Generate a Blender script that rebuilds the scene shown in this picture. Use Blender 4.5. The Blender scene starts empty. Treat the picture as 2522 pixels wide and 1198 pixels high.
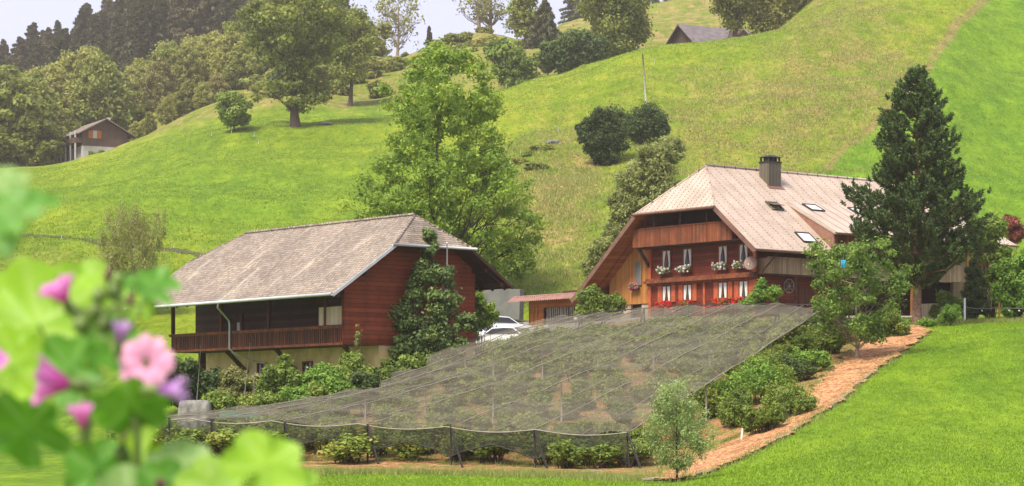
import bpy, math, random
import numpy as np
from mathutils import Vector, Matrix

scene = bpy.context.scene
R = math.radians
# ------------------------------------------------------------------ camera
FPX, CX, CY = 6300.0, 1261.0, 1070.0        # focal length in photo pixels, principal column, horizon row
cam = bpy.data.cameras.new("camera"); cam_o = bpy.data.objects.new("camera", cam)
scene.collection.objects.link(cam_o); scene.camera = cam_o
cam.sensor_width = 36.0; cam.lens = 36.0 * FPX / 2522.0
cam.shift_y = (CY - 599.0) / 2522.0
cam.clip_start = 0.1; cam.clip_end = 6000
cam_o.location = (0, 0, 0); cam_o.rotation_euler = (R(90), 0, 0)
cam.dof.use_dof = True; cam.dof.focus_distance = 150.0; cam.dof.aperture_fstop = 9.5
# ------------------------------------------------------------------ light
SUN_EL, SUN_AZ = 57.0, 218.0     # azimuth clockwise from +Y (north) : behind the camera, to the left
world = bpy.data.worlds.new("World"); scene.world = world; world.use_nodes = True
wn = world.node_tree.nodes; wl = world.node_tree.links; wn.clear()
sky = wn.new('ShaderNodeTexSky'); sky.sky_type = 'NISHITA'; sky.sun_disc = False
sky.sun_elevation = R(SUN_EL); sky.sun_rotation = R(SUN_AZ); sky.dust_density = 3.0; sky.air_density = 1.0; sky.ozone_density = 1.0
hs = wn.new('ShaderNodeHueSaturation'); hs.inputs['Saturation'].default_value = 0.30; hs.inputs['Value'].default_value = 1.0
mixc = wn.new('ShaderNodeMixRGB'); mixc.inputs[0].default_value = 0.75; mixc.inputs[2].default_value = (7.7, 8.0, 11.0, 1)
bg = wn.new('ShaderNodeBackground'); bg.inputs[1].default_value = 0.070
wo = wn.new('ShaderNodeOutputWorld')
wl.new(sky.outputs[0], hs.inputs['Color']); wl.new(hs.outputs[0], mixc.inputs[1]); wl.new(mixc.outputs[0], bg.inputs[0]); wl.new(bg.outputs[0], wo.inputs[0])
sun = bpy.data.lights.new("sun", 'SUN'); sun.energy = 3.8; sun.angle = R(20.0); sun.color = (1.0, 0.93, 0.80)
sun_o = bpy.data.objects.new("sun", sun); scene.collection.objects.link(sun_o)
sd = Vector((math.sin(R(SUN_AZ)) * math.cos(R(SUN_EL)), math.cos(R(SUN_AZ)) * math.cos(R(SUN_EL)), math.sin(R(SUN_EL))))
sun_o.rotation_euler = sd.to_track_quat('Z', 'Y').to_euler(); sun_o.location = (-40, -40, 80)
scene.view_settings.view_transform = 'Standard'; scene.view_settings.look = 'None'
scene.view_settings.exposure = 0.93; scene.view_settings.gamma = 1.0
try:
    scene.cycles.max_bounces = 6; scene.cycles.transparent_max_bounces = 16; scene.cycles.use_denoising = True
    scene.cycles.diffuse_bounces = 3; scene.cycles.sample_clamp_indirect = 6
except Exception: pass

rng = np.random.default_rng(7); random.seed(7)
COL = scene.collection

# ------------------------------------------------------------------ helpers
def tag(o, label=None, cat=None, group=None, kind=None):
    if label: o['label'] = label
    if cat: o['category'] = cat
    if group: o['group'] = group
    if kind: o['kind'] = kind
    return o

def empty(name, loc=(0, 0, 0), rz=0.0):
    o = bpy.data.objects.new(name, None); o.location = loc; o.rotation_euler = (0, 0, rz); COL.objects.link(o)
    o.empty_display_size = 0.3
    return o

def copy_tree(o, parent=None):
    c = o.copy(); COL.objects.link(c)
    if parent: c.parent = parent
    for ch in list(o.children): copy_tree(ch, c)
    return c

def np_mesh(name, V, F, mats, parent=None, tint=None, smooth=False, mi=None, vattr=None):
    """V (n,3), F (m,4) or (m,3) arrays -> one mesh object"""
    me = bpy.data.meshes.new(name)
    V = np.asarray(V, dtype=np.float32); F = np.asarray(F, dtype=np.int32)
    n, k = F.shape
    me.vertices.add(len(V)); me.vertices.foreach_set('co', V.ravel())
    me.loops.add(n * k); me.loops.foreach_set('vertex_index', F.ravel())
    me.polygons.add(n); me.polygons.foreach_set('loop_start', np.arange(0, n * k, k, dtype=np.int32))
    try: me.polygons.foreach_set('loop_total', np.full(n, k, dtype=np.int32))
    except Exception: pass
    if smooth: me.polygons.foreach_set('use_smooth', np.ones(n, dtype=bool))
    if mi is not None: me.polygons.foreach_set('material_index', np.asarray(mi, dtype=np.int32))
    me.update(calc_edges=True)
    if tint is not None:
        a = me.attributes.new('tint', 'FLOAT', 'FACE'); a.data.foreach_set('value', np.asarray(tint, dtype=np.float32))
    if vattr:
        for kx, v in vattr.items():
            a = me.attributes.new(kx, 'FLOAT', 'POINT'); a.data.foreach_set('value', np.asarray(v, dtype=np.float32))
    for m in (mats if isinstance(mats, (list, tuple)) else [mats]): me.materials.append(m)
    o = bpy.data.objects.new(name, me); COL.objects.link(o)
    if parent: o.parent = parent
    return o

class MB:
    """collects shapes; build() links them as one mesh object"""
    def __init__(s): s.v = []; s.f = []; s.m = []; s.sm = []
    def add(s, V, F, m=0, smooth=False):
        b = len(s.v); s.v += [tuple(float(c) for c in p) for p in V]
        for f in F: s.f.append([b + i for i in f]); s.m.append(m); s.sm.append(smooth)
        return s
    def box(s, x0, x1, y0, y1, z0, z1, m=0):
        return s.add([(x0, y0, z0), (x1, y0, z0), (x1, y1, z0), (x0, y1, z0), (x0, y0, z1), (x1, y0, z1), (x1, y1, z1), (x0, y1, z1)],
                     [(0, 3, 2, 1), (4, 5, 6, 7), (0, 1, 5, 4), (1, 2, 6, 5), (2, 3, 7, 6), (3, 0, 4, 7)], m)
    def slab(s, P, t, m=0, mb=None):
        """planar polygon P (ccw seen from outside) thickened by t on its back"""
        P = [Vector(p) for p in P]; n = (P[1] - P[0]).cross(P[2] - P[0]).normalized()
        k = len(P); Q = [p - n * t for p in P]
        s.add(P + Q, [list(range(k))], m); b = len(s.v) - 2 * k
        s.f.append([b + k + i for i in reversed(range(k))]); s.m.append(m if mb is None else mb); s.sm.append(False)
        for i in range(k):
            j = (i + 1) % k; s.f.append([b + i, b + k + i, b + k + j, b + j]); s.m.append(m); s.sm.append(False)
        return s
    def bar(s, a, b, w, h=None, m=0, up=(0, 0, 1)):
        a = Vector(a); b = Vector(b); h = w if h is None else h
        d = (b - a).normalized(); upv = Vector(up)
        if abs(d.dot(upv)) > .97: upv = Vector((1, 0, 0))
        sx = d.cross(upv).normalized() * (w / 2); sy = sx.cross(d).normalized() * (h / 2)
        V = [a - sx - sy, a + sx - sy, a + sx + sy, a - sx + sy, b - sx - sy, b + sx - sy, b + sx + sy, b - sx + sy]
        return s.add(V, [(0, 3, 2, 1), (4, 5, 6, 7), (0, 1, 5, 4), (1, 2, 6, 5), (2, 3, 7, 6), (3, 0, 4, 7)], m)
    def tube(s, pts, rad, n=7, m=0, cap=True):
        pts = [Vector(p) for p in pts]; k = len(pts)
        if not isinstance(rad, (list, tuple, np.ndarray)): rad = [rad] * k
        V = []
        ref = Vector((0, 0, 1))
        d0 = (pts[-1] - pts[0]).normalized() if (pts[-1] - pts[0]).length > 1e-6 else Vector((1, 0, 0))
        if abs(d0.z) > .8: ref = Vector((1, 0, 0))
        for i, p in enumerate(pts):
            d = (pts[min(i + 1, k - 1)] - pts[max(i - 1, 0)]).normalized()
            a = d.cross(ref).normalized(); b = d.cross(a).normalized()
            for j in range(n):
                t = 2 * math.pi * j / n; V.append(p + (a * math.cos(t) + b * math.sin(t)) * rad[i])
        F = []
        for i in range(k - 1):
            for j in range(n):
                j2 = (j + 1) % n; F.append((i * n + j, i * n + j2, (i + 1) * n + j2, (i + 1) * n + j))
        if cap: F.append(list(range(n))); F.append([(k - 1) * n + j for j in reversed(range(n))])
        return s.add(V, F, m, True)
    def build(s, name, mats, parent=None, bevel=0.0):
        me = bpy.data.meshes.new(name); me.from_pydata(s.v, [], s.f)
        for m in (mats if isinstance(mats, (list, tuple)) else [mats]): me.materials.append(m)
        me.polygons.foreach_set('material_index', s.m); me.polygons.foreach_set('use_smooth', s.sm); me.update()
        o = bpy.data.objects.new(name, me); COL.objects.link(o)
        if parent: o.parent = parent
        if bevel:
            b = o.modifiers.new('bevel', 'BEVEL'); b.width = bevel; b.segments = 2; b.limit_method = 'ANGLE'
        return o

# ------------------------------------------------------------------ materials
def new_mat(name):
    m = bpy.data.materials.new(name); m.use_nodes = True; nt = m.node_tree; nt.nodes.clear()
    out = nt.nodes.new('ShaderNodeOutputMaterial'); return m, nt, out
def nd(nt, t, **kw):
    n = nt.nodes.new(t)
    for k, v in kw.items(): setattr(n, k, v)
    return n
def setin(nt, sock, v):
    if hasattr(v, 'links') or isinstance(v, bpy.types.NodeSocket): nt.links.new(v, sock)
    elif isinstance(v, (tuple, list)) and len(v) == 3 and sock.type == 'RGBA': sock.default_value = (*v, 1)
    else: sock.default_value = v
def math_(nt, op, a, b=None, c=None, clamp=False):
    n = nd(nt, 'ShaderNodeMath', operation=op, use_clamp=clamp); setin(nt, n.inputs[0], a)
    if b is not None: setin(nt, n.inputs[1], b)
    if c is not None: setin(nt, n.inputs[2], c)
    return n.outputs[0]
def mix(nt, f, a, b, mode='MIX'):
    n = nd(nt, 'ShaderNodeMixRGB', blend_type=mode); setin(nt, n.inputs[0], f); setin(nt, n.inputs[1], a); setin(nt, n.inputs[2], b); return n.outputs[0]
def noise(nt, vec, scale, detail=4, rough=.55, dist=0.0):
    n = nd(nt, 'ShaderNodeTexNoise'); n.inputs['Scale'].default_value = scale; n.inputs['Detail'].default_value = detail
    n.inputs['Roughness'].default_value = rough; n.inputs['Distortion'].default_value = dist
    if vec is not None: nt.links.new(vec, n.inputs['Vector'])
    return n.outputs['Fac']
def ramp(nt, f, stops):
    n = nd(nt, 'ShaderNodeValToRGB'); nt.links.new(f, n.inputs[0]); e = n.color_ramp.elements
    while len(e) < len(stops): e.new(0.5)
    for i, (p, c) in enumerate(stops): e[i].position = p; e[i].color = (*c, 1) if len(c) == 3 else c
    return n.outputs[0]
def objco(nt, scale=None):
    t = nd(nt, 'ShaderNodeTexCoord').outputs['Object']
    if scale:
        mp = nd(nt, 'ShaderNodeMapping'); mp.inputs['Scale'].default_value = scale; nt.links.new(t, mp.inputs[0]); return mp.outputs[0]
    return t
def xyz(nt, v):
    n = nd(nt, 'ShaderNodeSeparateXYZ'); nt.links.new(v, n.inputs[0]); return n.outputs
def bsdf(nt, out, col, rough=.7, bump=None, bstr=.3, bdist=.02, spec=.3, metal=0.0):
    p = nd(nt, 'ShaderNodeBsdfPrincipled'); setin(nt, p.inputs['Base Color'], col); setin(nt, p.inputs['Roughness'], rough)
    p.inputs['Specular IOR Level'].default_value = spec; p.inputs['Metallic'].default_value = metal
    if bump is not None:
        b = nd(nt, 'ShaderNodeBump'); b.inputs['Strength'].default_value = bstr; b.inputs['Distance'].default_value = bdist
        nt.links.new(bump, b.inputs['Height']); nt.links.new(b.outputs[0], p.inputs['Normal'])
    nt.links.new(p.outputs[0], out.inputs[0]); return p

def plain(name, c, rough=.6, var=.18, scale=3.0, spec=.3, metal=0.0, bump=.15):
    m, nt, out = new_mat(name); co = objco(nt)
    f = noise(nt, co, scale, 5); c2 = tuple(x * (1 - var * 1.6) for x in c); c1 = tuple(min(1, x * (1 + var)) for x in c)
    col = ramp(nt, f, [(.3, c2), (.7, c1)])
    bsdf(nt, out, col, rough, noise(nt, co, scale * 6, 3), bump, .01, spec, metal); return m

def boards(name, ca, cb, cd, width=.16, horiz=False, gap=.09, wear=.5, rough=.75, dark=0.25):
    """planks: across = z for horizontal boards, else x+y; every board has its own shade, grain runs along it"""
    m, nt, out = new_mat(name); co = objco(nt); X, Y, Z = xyz(nt, co)
    xy = math_(nt, 'ADD', X, Y)
    ac = Z if horiz else xy
    al = xy if horiz else Z
    q = math_(nt, 'DIVIDE', ac, width); fl = math_(nt, 'FLOOR', q); fr = math_(nt, 'FRACT', q)
    wnz = nd(nt, 'ShaderNodeTexWhiteNoise', noise_dimensions='1D'); nt.links.new(fl, wnz.inputs['W'])
    cmb = nd(nt, 'ShaderNodeCombineXYZ'); nt.links.new(math_(nt, 'MULTIPLY', ac, 14), cmb.inputs[0]); nt.links.new(math_(nt, 'MULTIPLY', al, 1.1), cmb.inputs[1]); nt.links.new(math_(nt, 'MULTIPLY', fl, 3.7), cmb.inputs[2])
    g = noise(nt, cmb.outputs[0], 1.6, 6, .65)
    big = noise(nt, co, .9, 4)
    f = math_(nt, 'ADD', math_(nt, 'MULTIPLY', wnz.outputs['Value'], .45), math_(nt, 'MULTIPLY', g, .55))
    col = ramp(nt, f, [(.2, ca), (.75, cb)])
    col = mix(nt, math_(nt, 'MULTIPLY', ramp(nt, big, [(.42, (0, 0, 0)), (.68, (1, 1, 1))]), wear), col, cd)
    e = math_(nt, 'LESS_THAN', fr, gap)
    col = mix(nt, math_(nt, 'MULTIPLY', e, 1 - dark), col, (.02, .012, .008))
    h = math_(nt, 'SUBTRACT', g, math_(nt, 'MULTIPLY', e, 1.5))
    bsdf(nt, out, col, rough, h, .5, .012, .2); return m

def foliage(name, cd, cl, rough=.55, trans=.35, hue=.1, cy=None):
    m, nt, out = new_mat(name)
    at = nd(nt, 'ShaderNodeAttribute', attribute_name='tint').outputs['Fac']
    oi = nd(nt, 'ShaderNodeObjectInfo').outputs['Random']
    f = math_(nt, 'ADD', at, math_(nt, 'MULTIPLY', math_(nt, 'SUBTRACT', oi, .5), hue * 3), clamp=True)
    st = [(0.0, cd), (.75, cl)]
    if cy: st.append((1.0, cy))
    col = ramp(nt, f, st)
    p = nd(nt, 'ShaderNodeBsdfPrincipled'); nt.links.new(col, p.inputs['Base Color']); p.inputs['Roughness'].default_value = rough
    p.inputs['Specular IOR Level'].default_value = .25
    t = nd(nt, 'ShaderNodeBsdfTranslucent'); nt.links.new(mix(nt, .35, col, (cl[0] * 1.3, cl[1] * 1.3, cl[2] * .6)), t.inputs[0])
    mx = nd(nt, 'ShaderNodeMixShader'); mx.inputs[0].default_value = trans
    nt.links.new(p.outputs[0], mx.inputs[1]); nt.links.new(t.outputs[0], mx.inputs[2]); nt.links.new(mx.outputs[0], out.inputs[0]); return m

M = {}
M['bark'] = plain('bark', (.085, .06, .045), .9, .4, 8, .1, 0, .6)
M['bark_pale'] = plain('bark_pale', (.30, .24, .17), .9, .3, 8, .1, 0, .6)
M['bark_pine'] = plain('bark_pine', (.24, .14, .09), .9, .4, 5, .1, 0, .6)
M['fol_ash'] = foliage('leaves_ash', (.06, .125, .014), (.25, .36, .04), cy=(.40, .48, .05))
M['fol_cherry'] = foliage('leaves_cherry', (.05, .10, .015), (.21, .31, .05), cy=(.34, .42, .08))
M['fol_oak'] = foliage('leaves_far_oak', (.085, .115, .022), (.27, .30, .055))
M['fol_dark'] = foliage('leaves_dark', (.025, .05, .014), (.11, .16, .04))
M['fol_mid'] = foliage('leaves_mid', (.055, .095, .014), (.23, .31, .05))
M['fol_bright'] = foliage('leaves_bright', (.06, .13, .018), (.22, .36, .05))
M['fol_willow'] = foliage('leaves_willow', (.12, .15, .04), (.36, .39, .13))
M['fol_pale'] = foliage('leaves_pale', (.12, .17, .05), (.36, .44, .16))
M['fol_olive'] = foliage('leaves_olive', (.13, .14, .03), (.34, .34, .075), hue=.16)
M['fol_birch'] = foliage('leaves_birch', (.13, .135, .04), (.31, .31, .10))
M['fol_autumn'] = foliage('leaves_autumn', (.15, .14, .04), (.32, .29, .09), hue=.15)
M['fol_red'] = foliage('leaves_red', (.12, .03, .02), (.32, .10, .06))
M['fol_pine'] = foliage('needles_pine', (.028, .055, .018), (.13, .19, .05), trans=.12)
M['fol_spruce'] = foliage('needles_spruce', (.035, .045, .02), (.12, .125, .05), trans=.12, hue=.12)
M['fol_sprucebr'] = foliage('needles_brownish', (.075, .065, .03), (.18, .155, .07), trans=.12, hue=.12)
M['fol_berry'] = foliage('leaves_berry', (.07, .12, .02), (.26, .33, .05), cy=(.40, .36, .07), hue=.14)
M['fol_pear'] = foliage('leaves_pear', (.045, .085, .025), (.22, .30, .08))
M['grassblade'] = foliage('grass_blades', (.10, .16, .03), (.34, .36, .10), hue=.1)
M['petal_white'] = foliage('petals_white', (.55, .5, .5), (.85, .8, .8), trans=.3)
M['petal_red'] = foliage('petals_red', (.5, .015, .02), (.85, .03, .05), trans=.3)
M['petal_mix'] = foliage('petals_pink', (.45, .08, .22), (.75, .3, .45), trans=.3)

# ------------------------------------------------------------------ terrain
def pchip(x, y, xi):
    x = np.asarray(x, float); y = np.asarray(y, float); h = np.diff(x); d = np.diff(y) / h
    m = np.zeros_like(y); m[0] = d[0]; m[-1] = d[-1]
    for i in range(1, len(x) - 1):
        if d[i - 1] * d[i] > 0:
            w1 = 2 * h[i] + h[i - 1]; w2 = h[i] + 2 * h[i - 1]; m[i] = (w1 + w2) / (w1 / d[i - 1] + w2 / d[i])
    xi = np.clip(xi, x[0], x[-1]); k = np.clip(np.searchsorted(x, xi, 'right') - 1, 0, len(x) - 2)
    t = (xi - x[k]) / h[k]
    return (y[k] * (1 + 2 * t) * (1 - t) ** 2 + m[k] * h[k] * t * (1 - t) ** 2 + y[k + 1] * t * t * (3 - 2 * t) + m[k + 1] * h[k] * t * t * (t - 1))

TC = {   # ground profile along sight columns: distance -> photo row of the ground
 -500: [(60,1232),(85,1190),(105,1170),(125,1125),(145,1060),(170,940),(200,780),(240,650),(300,570),(380,510),(480,470),(560,470),(700,400),(900,320),(1300,300)],
 0:    [(60,1232),(85,1188),(105,1166),(122,1122),(140,1040),(160,930),(180,800),(200,700),(240,600),(300,535),(380,470),(470,428),(520,440),(580,420),(700,340),(800,280),(900,240),(1300,240)],
 250:  [(60,1234),(85,1190),(105,1166),(122,1122),(140,1030),(160,920),(180,800),(205,680),(240,600),(300,515),(380,440),(470,389),(520,387),(560,372),(700,290),(800,225),(900,180),(1300,170)],
 400:  [(60,1236),(85,1192),(105,1166),(122,1120),(140,1000),(160,900),(180,800),(205,690),(235,615),(300,505),(400,385),(480,333),(520,318),(600,262),(700,210),(800,160),(900,120),(1300,90)],
 600:  [(60,1238),(85,1194),(108,1166),(122,1120),(135,1010),(142,960),(160,905),(180,800),(230,640),(300,500),(400,350),(440,312),(480,270),(520,232),(570,240),(700,180),(800,130),(900,90),(1300,60)],
 725:  [(60,1238),(85,1195),(109,1166),(122,1110),(134,1005),(142,955),(160,890),(180,780),(230,625),(300,490),(400,345),(440,307),(480,252),(530,207),(560,200),(700,160),(900,110),(1300,110)],
 850:  [(60,1238),(85,1195),(109,1166),(122,1100),(133,1000),(140,955),(160,865),(180,765),(230,610),(300,480),(400,335),(440,285),(470,262),(500,225),(560,178),(620,158),(700,175),(900,190),(1300,200)],
 975:  [(60,1238),(85,1195),(109,1166),(120,1100),(132,1000),(140,948),(150,890),(170,790),(200,700),(250,580),(300,480),(400,320),(470,242),(500,212),(560,165),(610,142),(700,162),(900,200),(1300,230)],
 1100: [(60,1238),(88,1194),(110,1165),(117,1120),(130,990),(140,930),(150,885),(165,830),(185,745),(210,660),(250,560),(300,455),(400,300),(470,236),(500,200),(560,135),(620,98),(700,125),(900,180),(1300,230)],
 1200: [(60,1238),(88,1194),(110,1165),(118,1100),(130,1000),(140,935),(150,885),(165,838),(185,780),(210,680),(250,545),(300,430),(380,290),(440,232),(470,200),(560,120),(620,85),(700,112),(900,170),(1300,230)],
 1290: [(60,1238),(90,1190),(110,1164),(130,1005),(140,925),(150,868),(160,845),(172,815),(184,795),(200,700),(225,600),(250,505),(320,340),(380,255),(420,213),(450,222),(500,175),(560,128),(620,104),(700,110),(1300,200)],
 1400: [(60,1238),(90,1190),(110,1163),(128,1000),(140,895),(150,838),(163,795),(184,795),(200,705),(225,590),(250,500),(320,330),(380,225),(410,185),(440,195),(520,135),(600,92),(700,62),(900,70),(1300,100)],
 1600: [(60,1238),(90,1192),(110,1161),(125,1010),(140,870),(150,812),(163,778),(186,808),(205,695),(250,495),(320,305),(360,205),(400,124),(440,140),(500,122),(600,75),(700,40),(780,14),(900,30),(1300,60)],
 1750: [(60,1236),(90,1178),(110,1125),(125,995),(140,862),(150,804),(163,776),(186,808),(205,692),(250,495),(320,290),(360,185),(400,96),(430,112),(470,140),(505,138),(560,118),(640,70),(740,12),(850,-10),(1300,-20)],
 1868: [(60,1235),(90,1160),(110,1085),(125,975),(140,858),(150,800),(163,776),(188,808),(205,690),(250,490),(300,335),(350,185),(400,78),(430,92),(470,118),(505,115),(560,95),(700,15),(850,-30),(1300,-50)],
 2060: [(60,1230),(80,1162),(95,1100),(110,1028),(125,940),(135,882),(150,812),(163,776),(188,808),(205,690),(250,490),(300,320),(350,165),(400,38),(430,-5),(470,-30),(600,-70),(900,-130),(1300,-150)],
 2300: [(60,1227),(80,1150),(95,1082),(110,995),(125,905),(140,835),(150,803),(165,774),(190,800),(205,690),(250,485),(300,300),(350,150),(400,15),(430,-55),(500,-160),(800,-300),(1300,-320)],
 2522: [(60,1224),(80,1140),(95,1062),(110,965),(125,865),(138,805),(150,791),(165,772),(185,760),(205,690),(250,520),(320,290),(400,60),(450,-80),(600,-250),(1300,-400)],
 3000: [(60,1220),(80,1130),(95,1045),(110,940),(125,840),(138,785),(150,770),(165,750),(185,735),(205,670),(250,510),(320,270),(400,40),(450,-100),(600,-280),(1300,-450)],
}
PXS = np.array(sorted(TC)); YD = np.concatenate([np.arange(0, 500, 1.0), np.arange(500, 1301, 4.0)])
_tab = []
for p in PXS:
    ys = [0, 25, 45] + [a for a, b in TC[p]]; zs = [-1.72, -1.68, -1.66] + [(CY - b) / FPX * a for a, b in TC[p]]
    _tab.append(pchip(ys, zs, YD))
_tab = np.array(_tab)
PXD = np.arange(-500, 3001, 10.0)
TAB = np.array([pchip(PXS, _tab[:, j], PXD) for j in range(len(YD))]).T     # [px, Y]
# soften along columns
_k = np.array([1, 2, 3, 2, 1.]); _k /= _k.sum()
for _ in range(2):
    TAB = np.apply_along_axis(lambda a: np.convolve(np.pad(a, 2, 'edge'), _k, 'valid'), 0, TAB)
_w = [(rng.uniform(0, 6.3), rng.uniform(0, 6.3), s, a) for s, a in [(.06, .35), (.11, .22), (.21, .10), (.37, .05), (.63, .03), (.9, .02), (1.3, .012)] for _ in range(3)]
def bumps(X, Y):
    z = 0
    for i, (a, p, s, am) in enumerate(_w): z = z + am * np.sin((X * math.cos(a) + Y * math.sin(a)) * s + p)
    amp = np.clip((np.abs(Y) - 20) / 60, .05, 1) * np.where(Y > 185, np.clip((Y - 185) / 60, 0, 1.5) + .25, .25)
    return z * amp
def H(X, Y):
    X = np.asarray(X, float); Y = np.asarray(Y, float)
    px = CX + FPX * X / np.maximum(Y, 25.0); px = np.clip(px, -500, 2999.9); Yc = np.clip(Y, 0, 1299.9)
    i = (px + 500) / 10; i0 = np.minimum(i.astype(int), len(PXD) - 2); fi = i - i0
    j = np.where(Yc < 500, Yc, 500 + (Yc - 500) / 4); j0 = np.minimum(j.astype(int), len(YD) - 2); fj = j - j0
    z = (TAB[i0, j0] * (1 - fi) + TAB[i0 + 1, j0] * fi) * (1 - fj) + (TAB[i0, j0 + 1] * (1 - fi) + TAB[i0 + 1, j0 + 1] * fi) * fj
    return z + bumps(X, Y)
def h(x, y): return float(H(np.array([x]), np.array([y]))[0])
def at(px, py, Y): return Vector(((px - CX) / FPX * Y, Y, (CY - py) / FPX * Y))
def hit(px, py, y0=40., y1=1200.):
    """first ground point seen through a photo pixel"""
    Y = np.arange(y0, y1, .5); X = (px - CX) / FPX * Y; zz = (CY - py) / FPX * Y; g = H(X, Y)
    k = np.argmax(g >= zz) if (g >= zz).any() else len(Y) - 1
    return Vector((X[k], Y[k], g[k]))
def ground(px, Y): x = (px - CX) / FPX * Y; return Vector((x, Y, h(x, Y)))

def seg_dist(X, Y, P):
    d = np.full(np.shape(X), 1e9)
    for a, b in zip(P[:-1], P[1:]):
        vx, vy = b[0] - a[0], b[1] - a[1]; L = vx * vx + vy * vy + 1e-9
        t = np.clip(((X - a[0]) * vx + (Y - a[1]) * vy) / L, 0, 1)
        d = np.minimum(d, np.hypot(X - a[0] - t * vx, Y - a[1] - t * vy))
    return d
def inside(X, Y, P):
    r = np.zeros(np.shape(X), bool); n = len(P)
    for i in range(n):
        x1, y1 = P[i][0], P[i][1]; x2, y2 = P[(i + 1) % n][0], P[(i + 1) % n][1]
        c = ((y1 > Y) != (y2 > Y)) & (X < (x2 - x1) * (Y - y1) / (y2 - y1 + 1e-12) + x1); r ^= c
    return r

def grass_mat():
    m, nt, out = new_mat('meadow_grass'); co = nd(nt, 'ShaderNodeTexCoord').outputs['Object']
    dry = nd(nt, 'ShaderNodeAttribute', attribute_name='dry').outputs['Fac']
    lush = nd(nt, 'ShaderNodeAttribute', attribute_name='lush').outputs['Fac']
    strip = nd(nt, 'ShaderNodeAttribute', attribute_name='strip').outputs['Fac']
    mp = nd(nt, 'ShaderNodeMapping'); mp.inputs['Scale'].default_value = (1, .22, .6); nt.links.new(co, mp.inputs[0])
    n1 = noise(nt, mp.outputs[0], .045, 5, .6); n2 = noise(nt, mp.outputs[0], .35, 6, .65); n3 = noise(nt, co, 2.6, 5, .7)
    g = ramp(nt, math_(nt, 'ADD', math_(nt, 'MULTIPLY', n1, .55), math_(nt, 'MULTIPLY', n2, .45)), [(.36, (.10, .17, .006)), (.5, (.17, .235, .008)), (.64, (.255, .285, .014))])
    g = mix(nt, lush, g, ramp(nt, n2, [(.35, (.085, .185, .006)), (.65, (.15, .265, .009))]))
    d = ramp(nt, math_(nt, 'ADD', math_(nt, 'MULTIPLY', n2, .6), math_(nt, 'MULTIPLY', n3, .4)), [(.38, (.11, .13, .022)), (.5, (.20, .19, .04)), (.62, (.34, .25, .09))])
    pf = math_(nt, 'MULTIPLY', dry, math_(nt, 'ADD', .25, math_(nt, 'MULTIPLY', ramp(nt, n2, [(.38, (0, 0, 0)), (.62, (1, 1, 1))]), 1.1)), clamp=True)
    c = mix(nt, pf, g, d)
    c = mix(nt, math_(nt, 'MULTIPLY', strip, math_(nt, 'ADD', .55, math_(nt, 'MULTIPLY', n2, .7)), clamp=True), c, ramp(nt, n3, [(.35, (.20, .13, .05)), (.65, (.33, .22, .10))]))
    n4 = noise(nt, objco(nt, (.9, .28, .8)), 1.5, 6, .75, .6); n5 = noise(nt, objco(nt, (1, .3, 1)), 5, 3, .75); n6 = noise(nt, objco(nt, (.8, .3, 1)), .42, 5, .7)
    v = ramp(nt, math_(nt, 'ADD', math_(nt, 'MULTIPLY', n4, .4), math_(nt, 'ADD', math_(nt, 'MULTIPLY', n5, .25), math_(nt, 'MULTIPLY', n6, .35))), [(.39, (.50, .56, .45)), (.5, (.92, .92, .9)), (.61, (1.28, 1.18, 1.3))])
    c = mix(nt, 1.0, c, v, 'MULTIPLY')
    bh = math_(nt, 'ADD', math_(nt, 'MULTIPLY', n4, .7), math_(nt, 'MULTIPLY', n2, 1.0))
    bsdf(nt, out, c, .85, bh, .8, .7, .10); return m
M['grass'] = grass_mat()

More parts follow.
